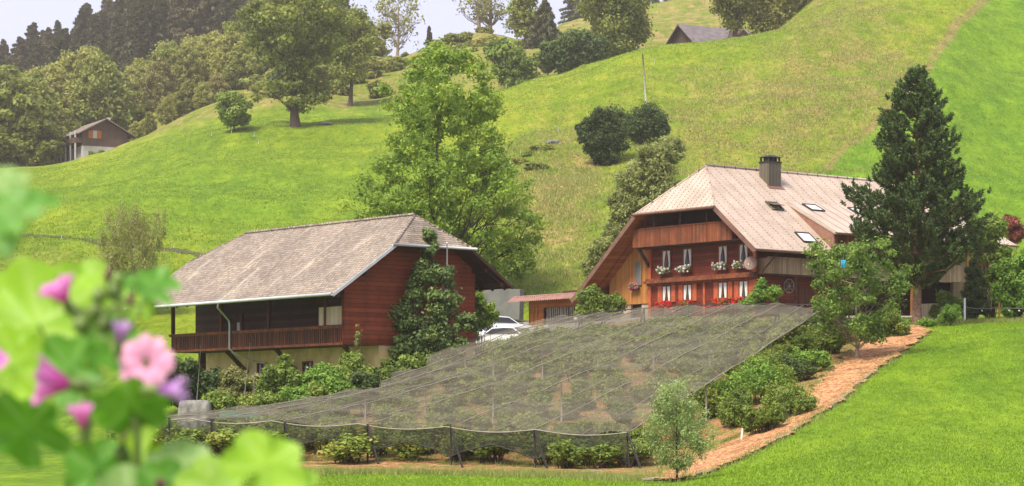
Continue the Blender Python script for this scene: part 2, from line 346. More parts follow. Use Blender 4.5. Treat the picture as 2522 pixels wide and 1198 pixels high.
def sm(a, b, x): t = np.clip((x - a) / (b - a), 0, 1); return t * t * (3 - 2 * t)
def build_terrain():
    Ys = np.concatenate([np.arange(-60, 50, 5.), np.arange(50, 96, 1.5), np.arange(96, 215, .75), np.arange(215, 520, 2.5), np.arange(520, 1001, 9.), np.arange(1010, 1300, 30.)])
    nc = 300; T = np.linspace(-1, 1, nc)
    Yg, Tg = np.meshgrid(Ys, T, indexing='ij'); Wd = 35 + .245 * np.abs(Yg); X = Tg * Wd
    Z = H(X, Yg)
    px = CX + FPX * X / np.maximum(Yg, 25); py = CY - Z / np.maximum(Yg, 25) * FPX
    rr = len(Ys)
    g1 = lambda cx, cy, sx, sy: np.exp(-((px - cx) / sx) ** 2 - ((py - cy) / sy) ** 2)
    far = Yg > 195
    dry = np.zeros_like(X)
    dry += 1.0 * sm(452, 480, Yg) * (px < 1330) * 1.0
    dry += .95 * sm(425, 450, Yg) * (px >= 1330)
    dry += far * (.55 * g1(1900, 330, 330, 110) + .55 * g1(2080, 130, 190, 160) + .95 * g1(1370, 520, 110, 160) + .3 * g1(1800, 200, 200, 40) + .35 * g1(1420, 410, 90, 60))
    strip_pts = [hit(*p) for p in [(1990, 425), (2070, 375), (2150, 310), (2210, 250), (2270, 185), (2310, 125), (2350, 70), (2420, 5)]]
    strip_pts.append(strip_pts[-1] + (strip_pts[-1] - strip_pts[-2]) * 2)
    right = (px > np.interp(py, [0, 70, 125, 185, 250, 310, 375, 425], [2415, 2350, 2310, 2270, 2210, 2150, 2070, 1990])) & far
    dry = np.where(right & (px > 1700), dry * .12, dry)
    dry = np.maximum(dry, .45 * g1(60, 640, 170, 45) * far)
    lush = np.clip(.8 * g1(600, 500, 420, 120) * far + .9 * right * sm(1700, 1900, px) + .7 * (Yg < 160) + .5 * g1(860, 280, 120, 28), 0, 1)
    lush *= 1 - .8 * sm(0, 1, g1(1500, 260, 250, 90))
    d = seg_dist(X, Yg, [(p.x, p.y) for p in strip_pts])
    wv = .8 * np.sin(X * .9) * np.sin(Yg * .31) + .5 * np.sin(Yg * .8)
    strip = 1 - sm(.15, .95, d + wv * .25)
    V = np.stack([X, Yg, Z], -1).reshape(-1, 3)
    i = np.arange(rr - 1)[:, None] * nc + np.arange(nc - 1)[None]; F = np.stack([i, i + 1, i + nc + 1, i + nc], -1).reshape(-1, 4)
    o = np_mesh('meadow', V, F, M['grass'], smooth=True, vattr={'dry': np.clip(dry, 0, 1).ravel(), 'lush': lush.ravel(), 'strip': strip.ravel()})
    tag(o, kind='structure')
build_terrain()

def drape(name, poly, mat, step=.3, dz=.05, jit=.35, kind='structure', amp=0.0):
    xs = [p[0] for p in poly]; ys = [p[1] for p in poly]
    gx = np.arange(min(xs) - .5, max(xs) + .5, step); gy = np.arange(min(ys) - .5, max(ys) + .5, step)
    X, Y = np.meshgrid(gx, gy, indexing='ij')
    jx = jit * (np.sin(X * 2.1 + Y * 1.3) + .6 * np.sin(Y * 4.7 - X * 3.1)); jy = jit * (np.sin(X * 1.7 - Y * 2.3) + .6 * np.sin(X * 5.1 + Y))
    ins = inside(X + jx, Y + jy, poly)
    Z = H(X, Y) + dz + amp * rng.random(X.shape)
    n1, n2 = X.shape; i = np.arange(n1 - 1)[:, None] * n2 + np.arange(n2 - 1)[None]
    F = np.stack([i, i + n2, i + n2 + 1, i + 1], -1).reshape(-1, 4); keep = ins[:-1, :-1].reshape(-1)
    F = F[keep]; V = np.stack([X, Y, Z], -1).reshape(-1, 3)
    u, inv = np.unique(F, return_inverse=True)
    o = np_mesh(name, V[u], inv.reshape(-1, 4), mat, smooth=True); tag(o, kind=kind); return o

def chips_mat(name, a, b, c):
    m, nt, out = new_mat(name); co = objco(nt)
    v = nd(nt, 'ShaderNodeTexVoronoi'); v.inputs['Scale'].default_value = 9; nt.links.new(co, v.inputs['Vector'])
    X = xyz(nt, v.outputs['Color'])
    n = noise(nt, co, .7, 5, .6); n9 = noise(nt, co, 5, 3, .6)
    col = ramp(nt, math_(nt, 'ADD', math_(nt, 'MULTIPLY', X[0], .6), math_(nt, 'MULTIPLY', n9, .4)), [(.2, a), (.5, b), (.85, c)])
    col = mix(nt, ramp(nt, n, [(.5, (0, 0, 0)), (.7, (.6, .6, .6))]), col, tuple(.55 * x for x in a))
    bsdf(nt, out, col, .85, math_(nt, 'ADD', X[1], n9), .8, .05, .1); return m
M['chips'] = chips_mat('woodchips', (.19, .08, .032), (.41, .195, .085), (.58, .34, .17))
def weedy(m):
    nt = m.node_tree; p = [n for n in nt.nodes if n.type == 'BSDF_PRINCIPLED'][0]; src = p.inputs['Base Color'].links[0].from_socket; co = objco(nt)
    f = noise(nt, co, .9, 5, .7); g2 = noise(nt, co, 6, 3, .7)
    nt.links.new(mix(nt, ramp(nt, f, [(.46, (0, 0, 0)), (.56, (.85, .85, .85))]), src, ramp(nt, g2, [(.35, (.06, .09, .015)), (.65, (.17, .20, .04))])), p.inputs['Base Color']); return m
M['soil'] = chips_mat('berry_mulch', (.17, .08, .035), (.34, .16, .07), (.48, .26, .13))

weedy(M['soil'])
# woodchip path climbing beside the berry field
lower = [(1660, 1192), (1760, 1160), (1860, 1118), (1945, 1075), (2010, 1030), (2060, 1000), (2110, 955), (2170, 905), (2225, 868), (2290, 822)]
upper = [(2250, 805), (2180, 812), (2120, 850), (2080, 885), (2010, 950), (1970, 1000), (1945, 1040), (1900, 1062), (1840, 1075), (1780, 1098), (1720, 1130), (1640, 1165), (1590, 1186)]
pp = [hit(a, b) for a, b in lower] + [hit(a, b) for a, b in upper]
drape('woodchip_path', [(p.x, p.y) for p in pp], M['chips'], .22, .10, .12, amp=.05)
bed = [hit(a, b) for a, b in [(330, 1150), (520, 1160), (700, 1166), (900, 1168), (1100, 1170), (1300, 1174), (1480, 1180), (1600, 1187)]] + \
      [hit(a, b) for a, b in [(1640, 1160), (1780, 1092), (1900, 1056), (1945, 1035), (2010, 945), (2080, 880), (2120, 845), (2060, 800)]] + [ground(p, Y) for p, Y in [(2080, 157), (1850, 159), (1600, 159), (1400, 155), (1290, 149), (1130, 138), (960, 134), (700, 128), (400, 122)]]
drape('berry_bed_soil', [(p.x, p.y) for p in bed], M['soil'], .3, .055, .2, amp=.04)
# farmyard gravel in front of the farmhouse
M['gravel'] = chips_mat('yard_gravel', (.18, .15, .12), (.26, .23, .19), (.36, .32, .28))
gy = [ground(p, Y) for p, Y in [(1150, 152), (1290, 155), (1400, 157), (1600, 158), (1860, 158), (2060, 158), (2260, 159), (2330, 163), (2330, 175), (1860, 186), (1290, 186), (1180, 170)]]
drape('gravel_yard', [(p.x, p.y) for p in gy], M['gravel'], .5, .06, .3)
# worn cattle track across the left meadow
M['track'] = chips_mat('track_earth', (.045, .055, .02), (.08, .085, .03), (.13, .12, .05))
tr = [hit(a, b) for a, b in [(-60, 572), (60, 583), (160, 588), (235, 600), (330, 612), (420, 618), (520, 634), (620, 642)]]
tp = [(p.x, p.y + 1.0) for p in tr] + [(p.x, p.y - 1.1) for p in reversed(tr)]
drape('cattle_track', tp, M['track'], .35, .05, .22)

# ------------------------------------------------------------------ foliage and trees
def leaves(centers, radii, per, size, g, flat=1.0, shell=.45, asp=.55, upb=.35, tbase=None, droop=0.0):
    """small diamond leaves round many clump centres. returns V, F, tint"""
    centers = np.asarray(centers, float); n = len(centers); radii = np.broadcast_to(np.asarray(radii, float), (n,))
    N = n * per; c = np.repeat(centers, per, 0); r = np.repeat(radii, per)
    d = g.normal(size=(N, 3)); d /= np.linalg.norm(d, axis=1)[:, None] + 1e-9
    rr = (shell + (1 - shell) * g.random(N) ** .7) * (1 + .20 * g.exponential(size=N))
    p = c + d * (r * rr)[:, None] * np.array([1, 1, flat])
    if droop: p[:, 2] -= droop * r * g.random(N)
    nrm = d + g.normal(size=(N, 3)) * .55 + np.array([0, 0, upb]); nrm /= np.linalg.norm(nrm, axis=1)[:, None] + 1e-9
    t = g.normal(size=(N, 3)); 
    if droop: t[:, 2] -= 2.5
    t -= nrm * (t * nrm).sum(1)[:, None]; t /= np.linalg.norm(t, axis=1)[:, None] + 1e-9
    b = np.cross(nrm, t); s = size * (.6 + .8 * g.random(N))
    a_ = t * s[:, None]; b_ = b * (s * asp)[:, None]
    V = np.stack([p - a_, p + b_, p + a_, p - b_], 1).reshape(-1, 3); F = np.arange(N * 4).reshape(-1, 4)
    tb = g.random(n) if tbase is None else tbase
    tint = np.clip(np.repeat(tb, per) * .55 + g.random(N) * .45, 0, 1)
    return V, F, tint

def limb_pts(a, b, g, sag=.12, k=4):
    a = Vector(a); b = Vector(b); L = (b - a).length; out = []
    for i in range(k + 1):
        t = i / k; p = a.lerp(b, t); p.z += math.sin(math.pi * t) * L * sag * -.5
        if 0 < i < k: p += Vector(g.normal(size=3) * L * .035)
        out.append(p)
    return out

def tree_parts(root, Ht, prof, tr, ncl, clr, per, size, fol, bark, seed, t0=.25, limbs=26, flat=.75, asym=.22, forks=0, droop=0.0, trunk_top=.9, asp=.55, shell=.35, lean=0.0):
    """prof: [(height fraction, crown radius)] ; children: trunk, crown"""
    g = np.random.default_rng(seed); hs_ = [p[0] for p in prof]; rs_ = [p[1] for p in prof]
    t = []; 
    while len(t) < ncl:
        u = g.uniform(t0, 1.0)
        if g.random() < (np.interp(u, hs_, rs_) / max(rs_)) ** 1.3 + .06: t.append(u)
    t = np.array(t); ang = g.uniform(0, 2 * math.pi, ncl)
    ph = g.uniform(0, 6.3, 4)
    am = 1 + asym * (np.sin(ang * 2 + ph[0] + t * 5) + .7 * np.sin(ang * 3 + ph[1] - t * 9) + .5 * np.sin(ang * 5 + ph[2] + t * 15)) / 1.4
    rad = np.interp(t, hs_, rs_) * am * np.sqrt(g.uniform(.12, 1, ncl))
    C = np.stack([np.cos(ang) * rad + lean * t * Ht, np.sin(ang) * rad, t * Ht], 1)
    cr = clr * g.uniform(.6, 1.35, ncl)
    mb = MB(); k = 8; axis = []
    wob = g.normal(size=2) * .02 * Ht
    for i in range(k + 1):
        q = i / k * trunk_top; axis.append(Vector((lean * q * Ht + wob[0] * math.sin(q * 3.1), wob[1] * math.sin(q * 4.2), q * Ht)))
    axis[0].z -= .4
    rad_t = [tr * (1.35 if i == 0 else 1) * max(.08, (1 - .95 * (i / k))) for i in range(k + 1)]
    mb.tube(axis, rad_t, 9)
    order = np.argsort(-rad)[:limbs * 2]; pick = g.permutation(order)[:limbs]
    for j in pick:
        tc = C[j, 2] / Ht; tb = max(t0 * .55, tc - g.uniform(.12, .3)); tb = min(tb, trunk_top * .95)
        q = tb / trunk_top * k; i0 = min(int(q), k - 1); a = axis[i0].lerp(axis[i0 + 1], q - i0)
        if i0 == 0: a.z = tb * Ht
        r0 = tr * max(.12, (1 - tb)) * .42
        P = limb_pts(a, C[j], g, .15); mb.tube(P, [r0 * (1 - .85 * i / 4) for i in range(5)], 5, cap=False)
        for _ in range(3):
            dd = np.linalg.norm(C - C[j], axis=1); nb = np.argsort(dd)[g.integers(1, 6)]
            mb.tube(limb_pts(P[2 + g.integers(0, 2)], C[nb], g, .1, 3), [r0 * .35, r0 * .28, r0 * .2, r0 * .1], 4, cap=False)
    tk = mb.build('trunk', bark, root)
    V, F, ti = leaves(C, cr, per, size, g, flat, shell=shell, asp=asp, droop=droop)
    cw = np_mesh('crown', V, F, fol, root, tint=ti)
    return tk, cw

def bush_parts(root, blobs, per, size, fol, bark, seed, ncl=14, clf=.42, asp=.55, shell=.3, stems=5, droop=0.0, flat=.85):
    """blobs: [(x, y, z, rx, ry, rz)]"""
    g = np.random.default_rng(seed); C = []; cr = []
    for (x, y, z, rx, ry, rz) in blobs:
        d = g.normal(size=(ncl, 3)); d /= np.linalg.norm(d, axis=1)[:, None]; d *= (g.uniform(.25, 1, ncl) ** .6)[:, None]
        c = np.array([x, y, z]) + d * np.array([rx, ry, rz]) * .82; c[:, 2] = np.maximum(c[:, 2], .08)
        C.append(c); cr.append(np.full(ncl, clf * (rx * ry * rz) ** (1 / 3)) * g.uniform(.6, 1.3, ncl))
    C = np.concatenate(C); cr = np.concatenate(cr)
    mb = MB()
    for j in g.permutation(len(C))[:stems * len(blobs)]:
        a = (C[j, 0] * .25 + g.normal() * .05, C[j, 1] * .25 + g.normal() * .05, -.15)
        mb.tube(limb_pts(a, C[j], g, -.1, 4), [max(.012, .02 * cr[j] + .015) * q for q in (1.3, 1, .8, .6, .3)], 5, cap=False)
    st = mb.build('stem', bark, root)
    V, F, ti = leaves(C, cr, per, size, g, flat, shell=shell, asp=asp, droop=droop)
    fo = np_mesh('foliage', V, F, fol, root, tint=ti); return st, fo

def conifer_parts(root, Ht, Rb, tr, nbr, per, size, fol, bark, seed, t0=.08, droop=.25, power=.85, ragged=.25):
    g = np.random.default_rng(seed); mb = MB(); mb.tube([(0, 0, -.4), (0, 0, Ht * .5), (0, 0, Ht)], [tr * 1.2, tr * .6, tr * .06], 8)
    P = []; rr = []
    for i in range(nbr):
        t = t0 + (1 - t0) * (i / nbr) ** .9; a = i * 2.4 + g.normal() * .3
        L = Rb * (1 - t) ** power * (1 + ragged * g.normal()) + .02 * Ht; L = max(L, .1)
        ex = Vector((math.cos(a) * L, math.sin(a) * L, t * Ht - droop * L))
        if i % 3 == 0: mb.tube([(0, 0, t * Ht), Vector((0, 0, t * Ht)).lerp(ex, .5) + Vector((0, 0, .05 * L)), ex], [tr * .22 * (1 - t) + .01, tr * .12 * (1 - t) + .008, .006], 4, cap=False)
        for q in np.linspace(.25, 1, 5):
            P.append((ex.x * q, ex.y * q, t * Ht + (ex.z - t * Ht) * q * q)); rr.append(.10 * Rb * (1.35 - .6 * q) * (.45 + (1 - t)))
    tk = mb.build('trunk', bark, root)
    V, F, ti = leaves(P, np.array(rr), per, size, g, .55, shell=.1, asp=.35, upb=.2, droop=.9)
    cw = np_mesh('crown', V, F, fol, root, tint=ti); return tk, cw

def put_tree(name, label, cat, px, Y, group=None, rz=0.0, z=None):
    p = ground(px, Y); e = empty(name, (p.x, p.y, p.z if z is None else z), rz); tag(e, label, cat, group); return e
def mpp(Y): return Y / FPX      # metres per photo pixel

# ------------------------------------------------------------------ buildings: materials
def tile_roof(name, ax, pitch, ca, cb, dots=(.05, .03, .025), dotp=.28):
    """fibre-cement shingles with columns of dark shingle clips"""
    m, nt, out = new_mat(name); co = objco(nt); X, Y, Z = xyz(nt, co)
    u = X if ax == 'x' else Y; v = math_(nt, 'MULTIPLY', Z, 1.6)
    fu = math_(nt, 'FRACT', math_(nt, 'DIVIDE', u, pitch)); fv = math_(nt, 'FRACT', math_(nt, 'DIVIDE', v, dotp))
    dot = math_(nt, 'MULTIPLY', math_(nt, 'LESS_THAN', fu, .085 / pitch), math_(nt, 'LESS_THAN', fv, .55))
    br = nd(nt, 'ShaderNodeTexBrick'); cmb = nd(nt, 'ShaderNodeCombineXYZ'); nt.links.new(u, cmb.inputs[0]); nt.links.new(v, cmb.inputs[1]); nt.links.new(cmb.outputs[0], br.inputs['Vector'])
    br.inputs['Scale'].default_value = 1; br.inputs['Brick Width'].default_value = .45; br.inputs['Row Height'].default_value = .28; br.inputs['Mortar Size'].default_value = .012
    br.inputs['Color1'].default_value = (*ca, 1); br.inputs['Color2'].default_value = (*cb, 1); br.inputs['Mortar'].default_value = (ca[0] * .72, ca[1] * .7, ca[2] * .7, 1)
    n = noise(nt, co, .6, 5, .65)
    col = mix(nt, 1.0, br.outputs[0], ramp(nt, n, [(.32, (.84, .82, .80)), (.68, (1.1, 1.1, 1.1))]), 'MULTIPLY')
    n2 = noise(nt, objco(nt, (2.5, .5, .5)) if ax == 'x' else objco(nt, (.5, 2.5, .5)), 1.1, 4)
    col = mix(nt, math_(nt, 'MULTIPLY', ramp(nt, n2, [(.52, (0, 0, 0)), (.75, (1, 1, 1))]), .25), col, (ca[0] * .6, ca[1] * .52, ca[2] * .45))
    n7 = noise(nt, co, 1.7, 6, .75)
    col = mix(nt, ramp(nt, n7, [(.60, (0, 0, 0)), (.72, (.35, .35, .35))]), col, (.20, .17, .11))
    col = mix(nt, math_(nt, 'MULTIPLY', dot, .85), col, dots)
    bsdf(nt, out, col, .62, math_(nt, 'ADD', br.outputs['Fac'], n), .35, .015, .35); return m
def shingle_roof(name):
    """old wooden shingles, grey-brown with pale streaks running down the slope"""
    m, nt, out = new_mat(name); co = objco(nt); X, Y, Z = xyz(nt, co)
    cmb = nd(nt, 'ShaderNodeCombineXYZ'); nt.links.new(math_(nt, 'ADD', Y, math_(nt, 'MULTIPLY', X, .15)), cmb.inputs[0]); nt.links.new(math_(nt, 'MULTIPLY', Z, 1.75), cmb.inputs[1])
    br = nd(nt, 'ShaderNodeTexBrick'); nt.links.new(cmb.outputs[0], br.inputs['Vector']); br.inputs['Scale'].default_value = 1
    br.inputs['Brick Width'].default_value = .26; br.inputs['Row Height'].default_value = .22; br.inputs['Mortar Size'].default_value = .022; br.inputs['Bias'].default_value = -.1
    br.inputs['Color1'].default_value = (.33, .275, .22, 1); br.inputs['Color2'].default_value = (.20, .165, .13, 1); br.inputs['Mortar'].default_value = (.12, .095, .08, 1)
    mp = nd(nt, 'ShaderNodeMapping'); mp.inputs['Rotation'].default_value = (0, 0, R(-28)); mp.inputs['Scale'].default_value = (.16, 1.1, .3); nt.links.new(co, mp.inputs[0])
    n = noise(nt, mp.outputs[0], 1.3, 5, .6); nb = noise(nt, co, .35, 4); nf = noise(nt, co, 5, 3, .7)
    col = mix(nt, math_(nt, 'MULTIPLY', ramp(nt, n, [(.60, (0, 0, 0)), (.68, (1, 1, 1))]), .5), br.outputs[0], (.48, .43, .34))
    n8 = noise(nt, co, 1.3, 6, .75)
    col = mix(nt, ramp(nt, n8, [(.57, (0, 0, 0)), (.70, (.55, .55, .55))]), col, (.15, .15, .09))
    col = mix(nt, 1.0, col, ramp(nt, nb, [(.35, (.82, .8, .8)), (.65, (1.15, 1.12, 1.08))]), 'MULTIPLY')
    col = mix(nt, 1.0, col, ramp(nt, nf, [(.35, (.75, .75, .75)), (.65, (1.2, 1.2, 1.2))]), 'MULTIPLY')
    bsdf(nt, out, col, .85, math_(nt, 'ADD', br.outputs['Fac'], nf), .6, .03, .15); return m
M['roof_farm'] = tile_roof('roof_shingles_pinkish', 'x', .98, (.42, .33, .255), (.46, .36, .28))
M['roof_hip'] = tile_roof('roof_shingles_hip', 'y', .48, (.41, .32, .25), (.46, .36, .28))
M['roof_shed'] = tile_roof('roof_sheet', 'x', .98, (.43, .34, .265), (.46, .37, .29), dotp=1000)
M['roof_barn'] = shingle_roof('roof_shingles_weathered')
M['red_log'] = boards('red_log_wall', (.10, .019, .010), (.21, .038, .017), (.065, .017, .010), .21, True, .12, .55)
M['red_vert'] = boards('red_brown_boards', (.11, .03, .014), (.28, .085, .03), (.08, .035, .02), .17, False, .09, .6)
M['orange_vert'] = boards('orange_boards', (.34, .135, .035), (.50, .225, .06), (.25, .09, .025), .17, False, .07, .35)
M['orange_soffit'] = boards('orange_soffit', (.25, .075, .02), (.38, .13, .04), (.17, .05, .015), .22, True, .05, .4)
M['dark_vert'] = boards('dark_boards', (.045, .016, .010), (.20, .065, .03), (.04, .02, .013), .13, False, .16, .5)
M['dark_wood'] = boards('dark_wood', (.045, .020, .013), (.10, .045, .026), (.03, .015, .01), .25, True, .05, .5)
M['barn_log'] = boards('barn_red_logs', (.17, .034, .012), (.33, .072, .024), (.10, .026, .013), .24, True, .10, .65)
M['grey_vert'] = boards('weathered_boards', (.20, .135, .08), (.37, .265, .16), (.14, .095, .06), .16, False, .1, .55)
M['pale_board'] = boards('pale_boards', (.45, .33, .20), (.60, .47, .31), (.40, .29, .18), .35, False, .05, .3)
M['plaster'] = plain('yellow_plaster', (.64, .45, .21), .9, .16, 1.6, .15, 0, .25)
M['stone'] = plain('pale_stone', (.40, .32, .24), .9, .2, 2.5, .15, 0, .4)
M['concrete'] = plain('grey_concrete', (.16, .16, .145), .9, .15, 1.2, .2, 0, .3)
M['zinc'] = plain('zinc_sheet', (.50, .51, .50), .45, .1, 2, .4, 0, .02)
M['copper'] = plain('brown_gutter', (.20, .10, .065), .5, .2, 2, .4, .2, .05)
M['glass'] = plain('window_glass', (.02, .023, .025), .08, .1, 1, .6, 0, .0)
M['curtain'] = plain('white_curtain', (.62, .60, .54), .9, .08, 6, .1, 0, .05)
M['white'] = plain('white_paint', (.72, .71, .68), .5, .07, 3, .3, 0, .03)
M['skylight'] = plain('skylight_blind', (.72, .70, .66), .25, .05, 2, .5, 0, .0)
M['black'] = plain('dark_metal', (.035, .03, .027), .6, .2, 4, .3, 0, .1)
M['chimney'] = boards('chimney_cladding', (.10, .085, .06), (.17, .145, .10), (.07, .06, .045), .3, False, .08, .5)
M['cheek'] = plain('cheek_cladding', (.25, .125, .085), .6, .15, 3, .3)
M['dish'] = plain('dish_brown', (.30, .20, .15), .6, .06, 2, .3, 0, .02)
M['cloth_blue'] = plain('blue_plastic', (.02, .34, .52), .5, .2, 12, .3)
M['planter'] = plain('planter_brown', (.10, .04, .025), .7, .2, 5)
M['window_frame'] = plain('orange_red_frame', (.42, .09, .03), .6, .2, 4)

D2 = np.array([.7736, .6337]); RZ = math.atan2(.6337, .7736)
# ---- farmhouse: local x runs along the long side, y along the gable front (to the left, away)
FH = empty('farmhouse', ((1861 - CX) / FPX * 163, 163, 7.6), RZ)
tag(FH, 'large red log farmhouse with pinkish half-hipped roof, skylights and flower windows', 'farmhouse')
def build_farmhouse():
    rt = FH; T = .16
    E = (-1.6, -1.58, 4.06); Hr = (-1.6, 2.095, 7.0); A = (1.38, 5.97, 10.1); Hl = (-1.6, 9.62, 7.0); L = (-1.6, 16.04, 1.55)
    A2 = (20.6, 5.97, 10.1); Hr2 = (23.6, 2.095, 7.0); Hl2 = (23.6, 9.62, 7.0); L2 = (23.6, 16.04, 1.55)
    sx = 8.2
    mb = MB()
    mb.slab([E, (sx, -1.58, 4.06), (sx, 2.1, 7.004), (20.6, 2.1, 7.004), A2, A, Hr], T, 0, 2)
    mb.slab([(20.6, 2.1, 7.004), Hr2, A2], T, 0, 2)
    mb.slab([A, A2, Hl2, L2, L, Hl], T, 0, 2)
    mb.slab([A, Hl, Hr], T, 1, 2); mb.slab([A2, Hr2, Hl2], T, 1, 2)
    rf = mb.build('roof', [M['roof_farm'], M['roof_hip'], M['orange_soffit']], rt)
    r = MB(); r.tube([Vector(A) + Vector((0, 0, .03)), Vector(A2) + Vector((0, 0, .03))], .09, 6); r.tube([A, Hr], .05, 5); r.tube([A, Hl], .08, 6)
    r.build('ridge_cap', M['roof_shed'], rf)
    g = MB(); g.tube([(-1.7, -1.66, 4.0), (sx, -1.66, 4.0)], .09, 7); g.build('gutter', M['copper'], rf)
    g = MB(); g.tube([(-1.72, 2.0, 6.93), (-1.72, 9.75, 6.93)], .10, 7); g.build('gutter', M['copper'], rf)
    # verge boards
    for a_, b_ in (((-1.66, -1.6, 3.93), (-1.66, 2.1, 6.88)), ((-1.66, 9.62, 6.86), (-1.66, 16.06, 1.43))): v = MB(); v.bar(a_, b_, .07, .30); v.build('verge_board', M['copper'], rf)
    # left overhang: purlin bands running under the slope
    for xx, dz, w in ((-.85, .28, .16), (-.15, .36, .2)): s = MB(); s.bar((xx, 9.9, 6.78 - dz), (xx, 15.8, 1.76 - dz), .55, w); s.build('rafter', M['orange_soffit'], rf)
    # shed roof (raised part of the long slope)
    d = MB(); a0 = 5.75
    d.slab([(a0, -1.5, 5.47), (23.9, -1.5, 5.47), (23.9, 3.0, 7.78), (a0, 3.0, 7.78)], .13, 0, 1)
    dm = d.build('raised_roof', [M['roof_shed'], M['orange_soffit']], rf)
    c = MB(); c.add([(5.80, -1.3, 4.29), (5.80, 2.7, 7.49), (5.80, 2.7, 7.50), (5.80, -1.3, 5.46)], [(0, 1, 2, 3)])
    c.add([(5.95, -1.3, 4.29), (5.95, 2.7, 7.49), (5.95, 2.7, 7.50), (5.95, -1.3, 5.46)], [(3, 2, 1, 0)])
    c.add([(5.80, -1.3, 4.29), (5.95, -1.3, 4.29), (5.95, -1.3, 5.46), (5.80, -1.3, 5.46)], [(0, 1, 2, 3)])
    c.build('cheek', M['cheek'], dm)
    g = MB(); g.tube([(a0 - .05, -1.58, 5.40), (23.95, -1.58, 5.40)], .08, 7); g.build('gutter', M['copper'], dm)
    w = MB(); w.box(5.96, 23.3, -.55, -.45, 3.9, 5.8); w.build('band_wall', M['red_vert'], rt)
    # walls
    def wallpoly(name, pts, t, mat, ax='x', c0=0.0):
        k = len(pts); V = []
        for c in (c0, c0 + t): V += [((c, p, q) if ax == 'x' else (p, c, q)) for p, q in pts]
        m_ = MB(); F = [list(range(k)), list(reversed(range(k, 2 * k)))] + [[i, i + k, (i + 1) % k + k, (i + 1) % k] for i in range(k)]
        m_.add(V, F); return m_.build(name, mat, rt)
    zr = lambda y: min(4.06 + .8 * (y + 1.58), 10.1 - .849 * (y - 5.97), 8.66) - .27
    wallpoly('gable_wall', [(0, -.4), (9.9, -.4), (9.9, 4.72), (0, 4.72)], .3, M['red_log'])
    ys = [0, 2, 4.2, 5.9, 7.6, 8.5, 9.9]
    zq = lambda y: min(4.06 + .8 * (y + 1.58), 10.1 - .849 * (y - 5.97), 9.9) - .27
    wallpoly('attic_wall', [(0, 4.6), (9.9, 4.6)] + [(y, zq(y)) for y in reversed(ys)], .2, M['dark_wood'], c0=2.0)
    ys = [9.9, 11, 12.5, 14.1]
    wallpoly('annex_wall', [(9.95, 1.14), (14.1, 1.14)] + [(y, zr(y)) for y in reversed(ys)], .25, M['orange_vert'], c0=.04)
    b = MB(); b.box(.1, .5, 9.95, 10.9, -.6, 1.12); b.box(.1, .5, 12.0, 14.1, -.6, 1.12); b.box(.35, .55, 10.9, 12.0, -.6, 1.12, 1)
    b.build('annex_base', [M['stone'], M['red_vert']], rt)
    for q_ in ((-.14, .0, 9.75, 10.0, -.4, 6.2), (-.14, 0, -.13, .1, -.4, 4.6), (-.10, -.002, 4.58, 4.76, -.4, 2.27)): b = MB(); b.box(*q_); b.build('corner_post', M['window_frame'], rt)
    w = MB(); w.box(.3, 5.9, 0, .3, -.4, 5.0); w.box(5.9, 9.0, .02, .3, -.4, 3.95); w.build('side_wall', M['red_log'], rt)
    w = MB(); w.box(9.0, 13.6, .04, .3, 2.6, 5.75); w.box(19.0, 23.4, .04, .3, -.5, 5.75); w.box(13.6, 19.0, .04, .3, 3.0, 5.75); w.build('upper_side_wall', M['grey_vert'], rt)
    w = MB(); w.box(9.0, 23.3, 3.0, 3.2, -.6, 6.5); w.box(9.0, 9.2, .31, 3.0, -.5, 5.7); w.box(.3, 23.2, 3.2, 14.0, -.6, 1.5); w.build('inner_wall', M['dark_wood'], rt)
    w = MB(); w.box(23.1, 23.4, .3, 14, -.5, 5.9); w.box(.35, 23.1, 13.8, 14.05, -.5, 3.0); w.build('rear_wall', M['grey_vert'], rt)
    # cornice shelf between the storeys
    c = MB(); c.box(-.42, 0, -.2, 10.2, 2.42, 2.60); c.box(-.30, 0, -.15, 10.1, 2.60, 2.74); c.box(-.2, 0, -.15, 10.1, 2.28, 2.42)
    c.build('cornice', M['red_vert'], rt)
    # gable balcony under the half hip
    b = MB(); b.box(-1.16, -1.08, .95, 10.4, 4.80, 5.98); b.box(-1.08, 0, 10.32, 10.4, 4.80, 5.98); b.box(-1.08, 0, .95, 1.03, 4.80, 5.9)
    bo = b.build('balcony', M['red_vert'], rt)
    b = MB(); b.box(-1.06, 1.98, .25, 10.3, 4.73, 4.86); b.build('balcony_floor', M['dark_wood'], bo)
    b = MB(); b.box(-1.2, -1.04, .92, 10.44, 5.98, 6.05); b.build('handrail', M['red_vert'], bo)
    b = MB(); b.bar((-1.0, 9.95, 4.7), (-.02, 9.95, 3.5), .16, .18); b.build('bracket', M['dark_wood'], bo)
    for y in (3.4, 5.9, 8.4): b = MB(); b.box(-1.03, -.93, y, y + .12, 5.98, 7.2); b.build('balcony_post', M['dark_wood'], bo)
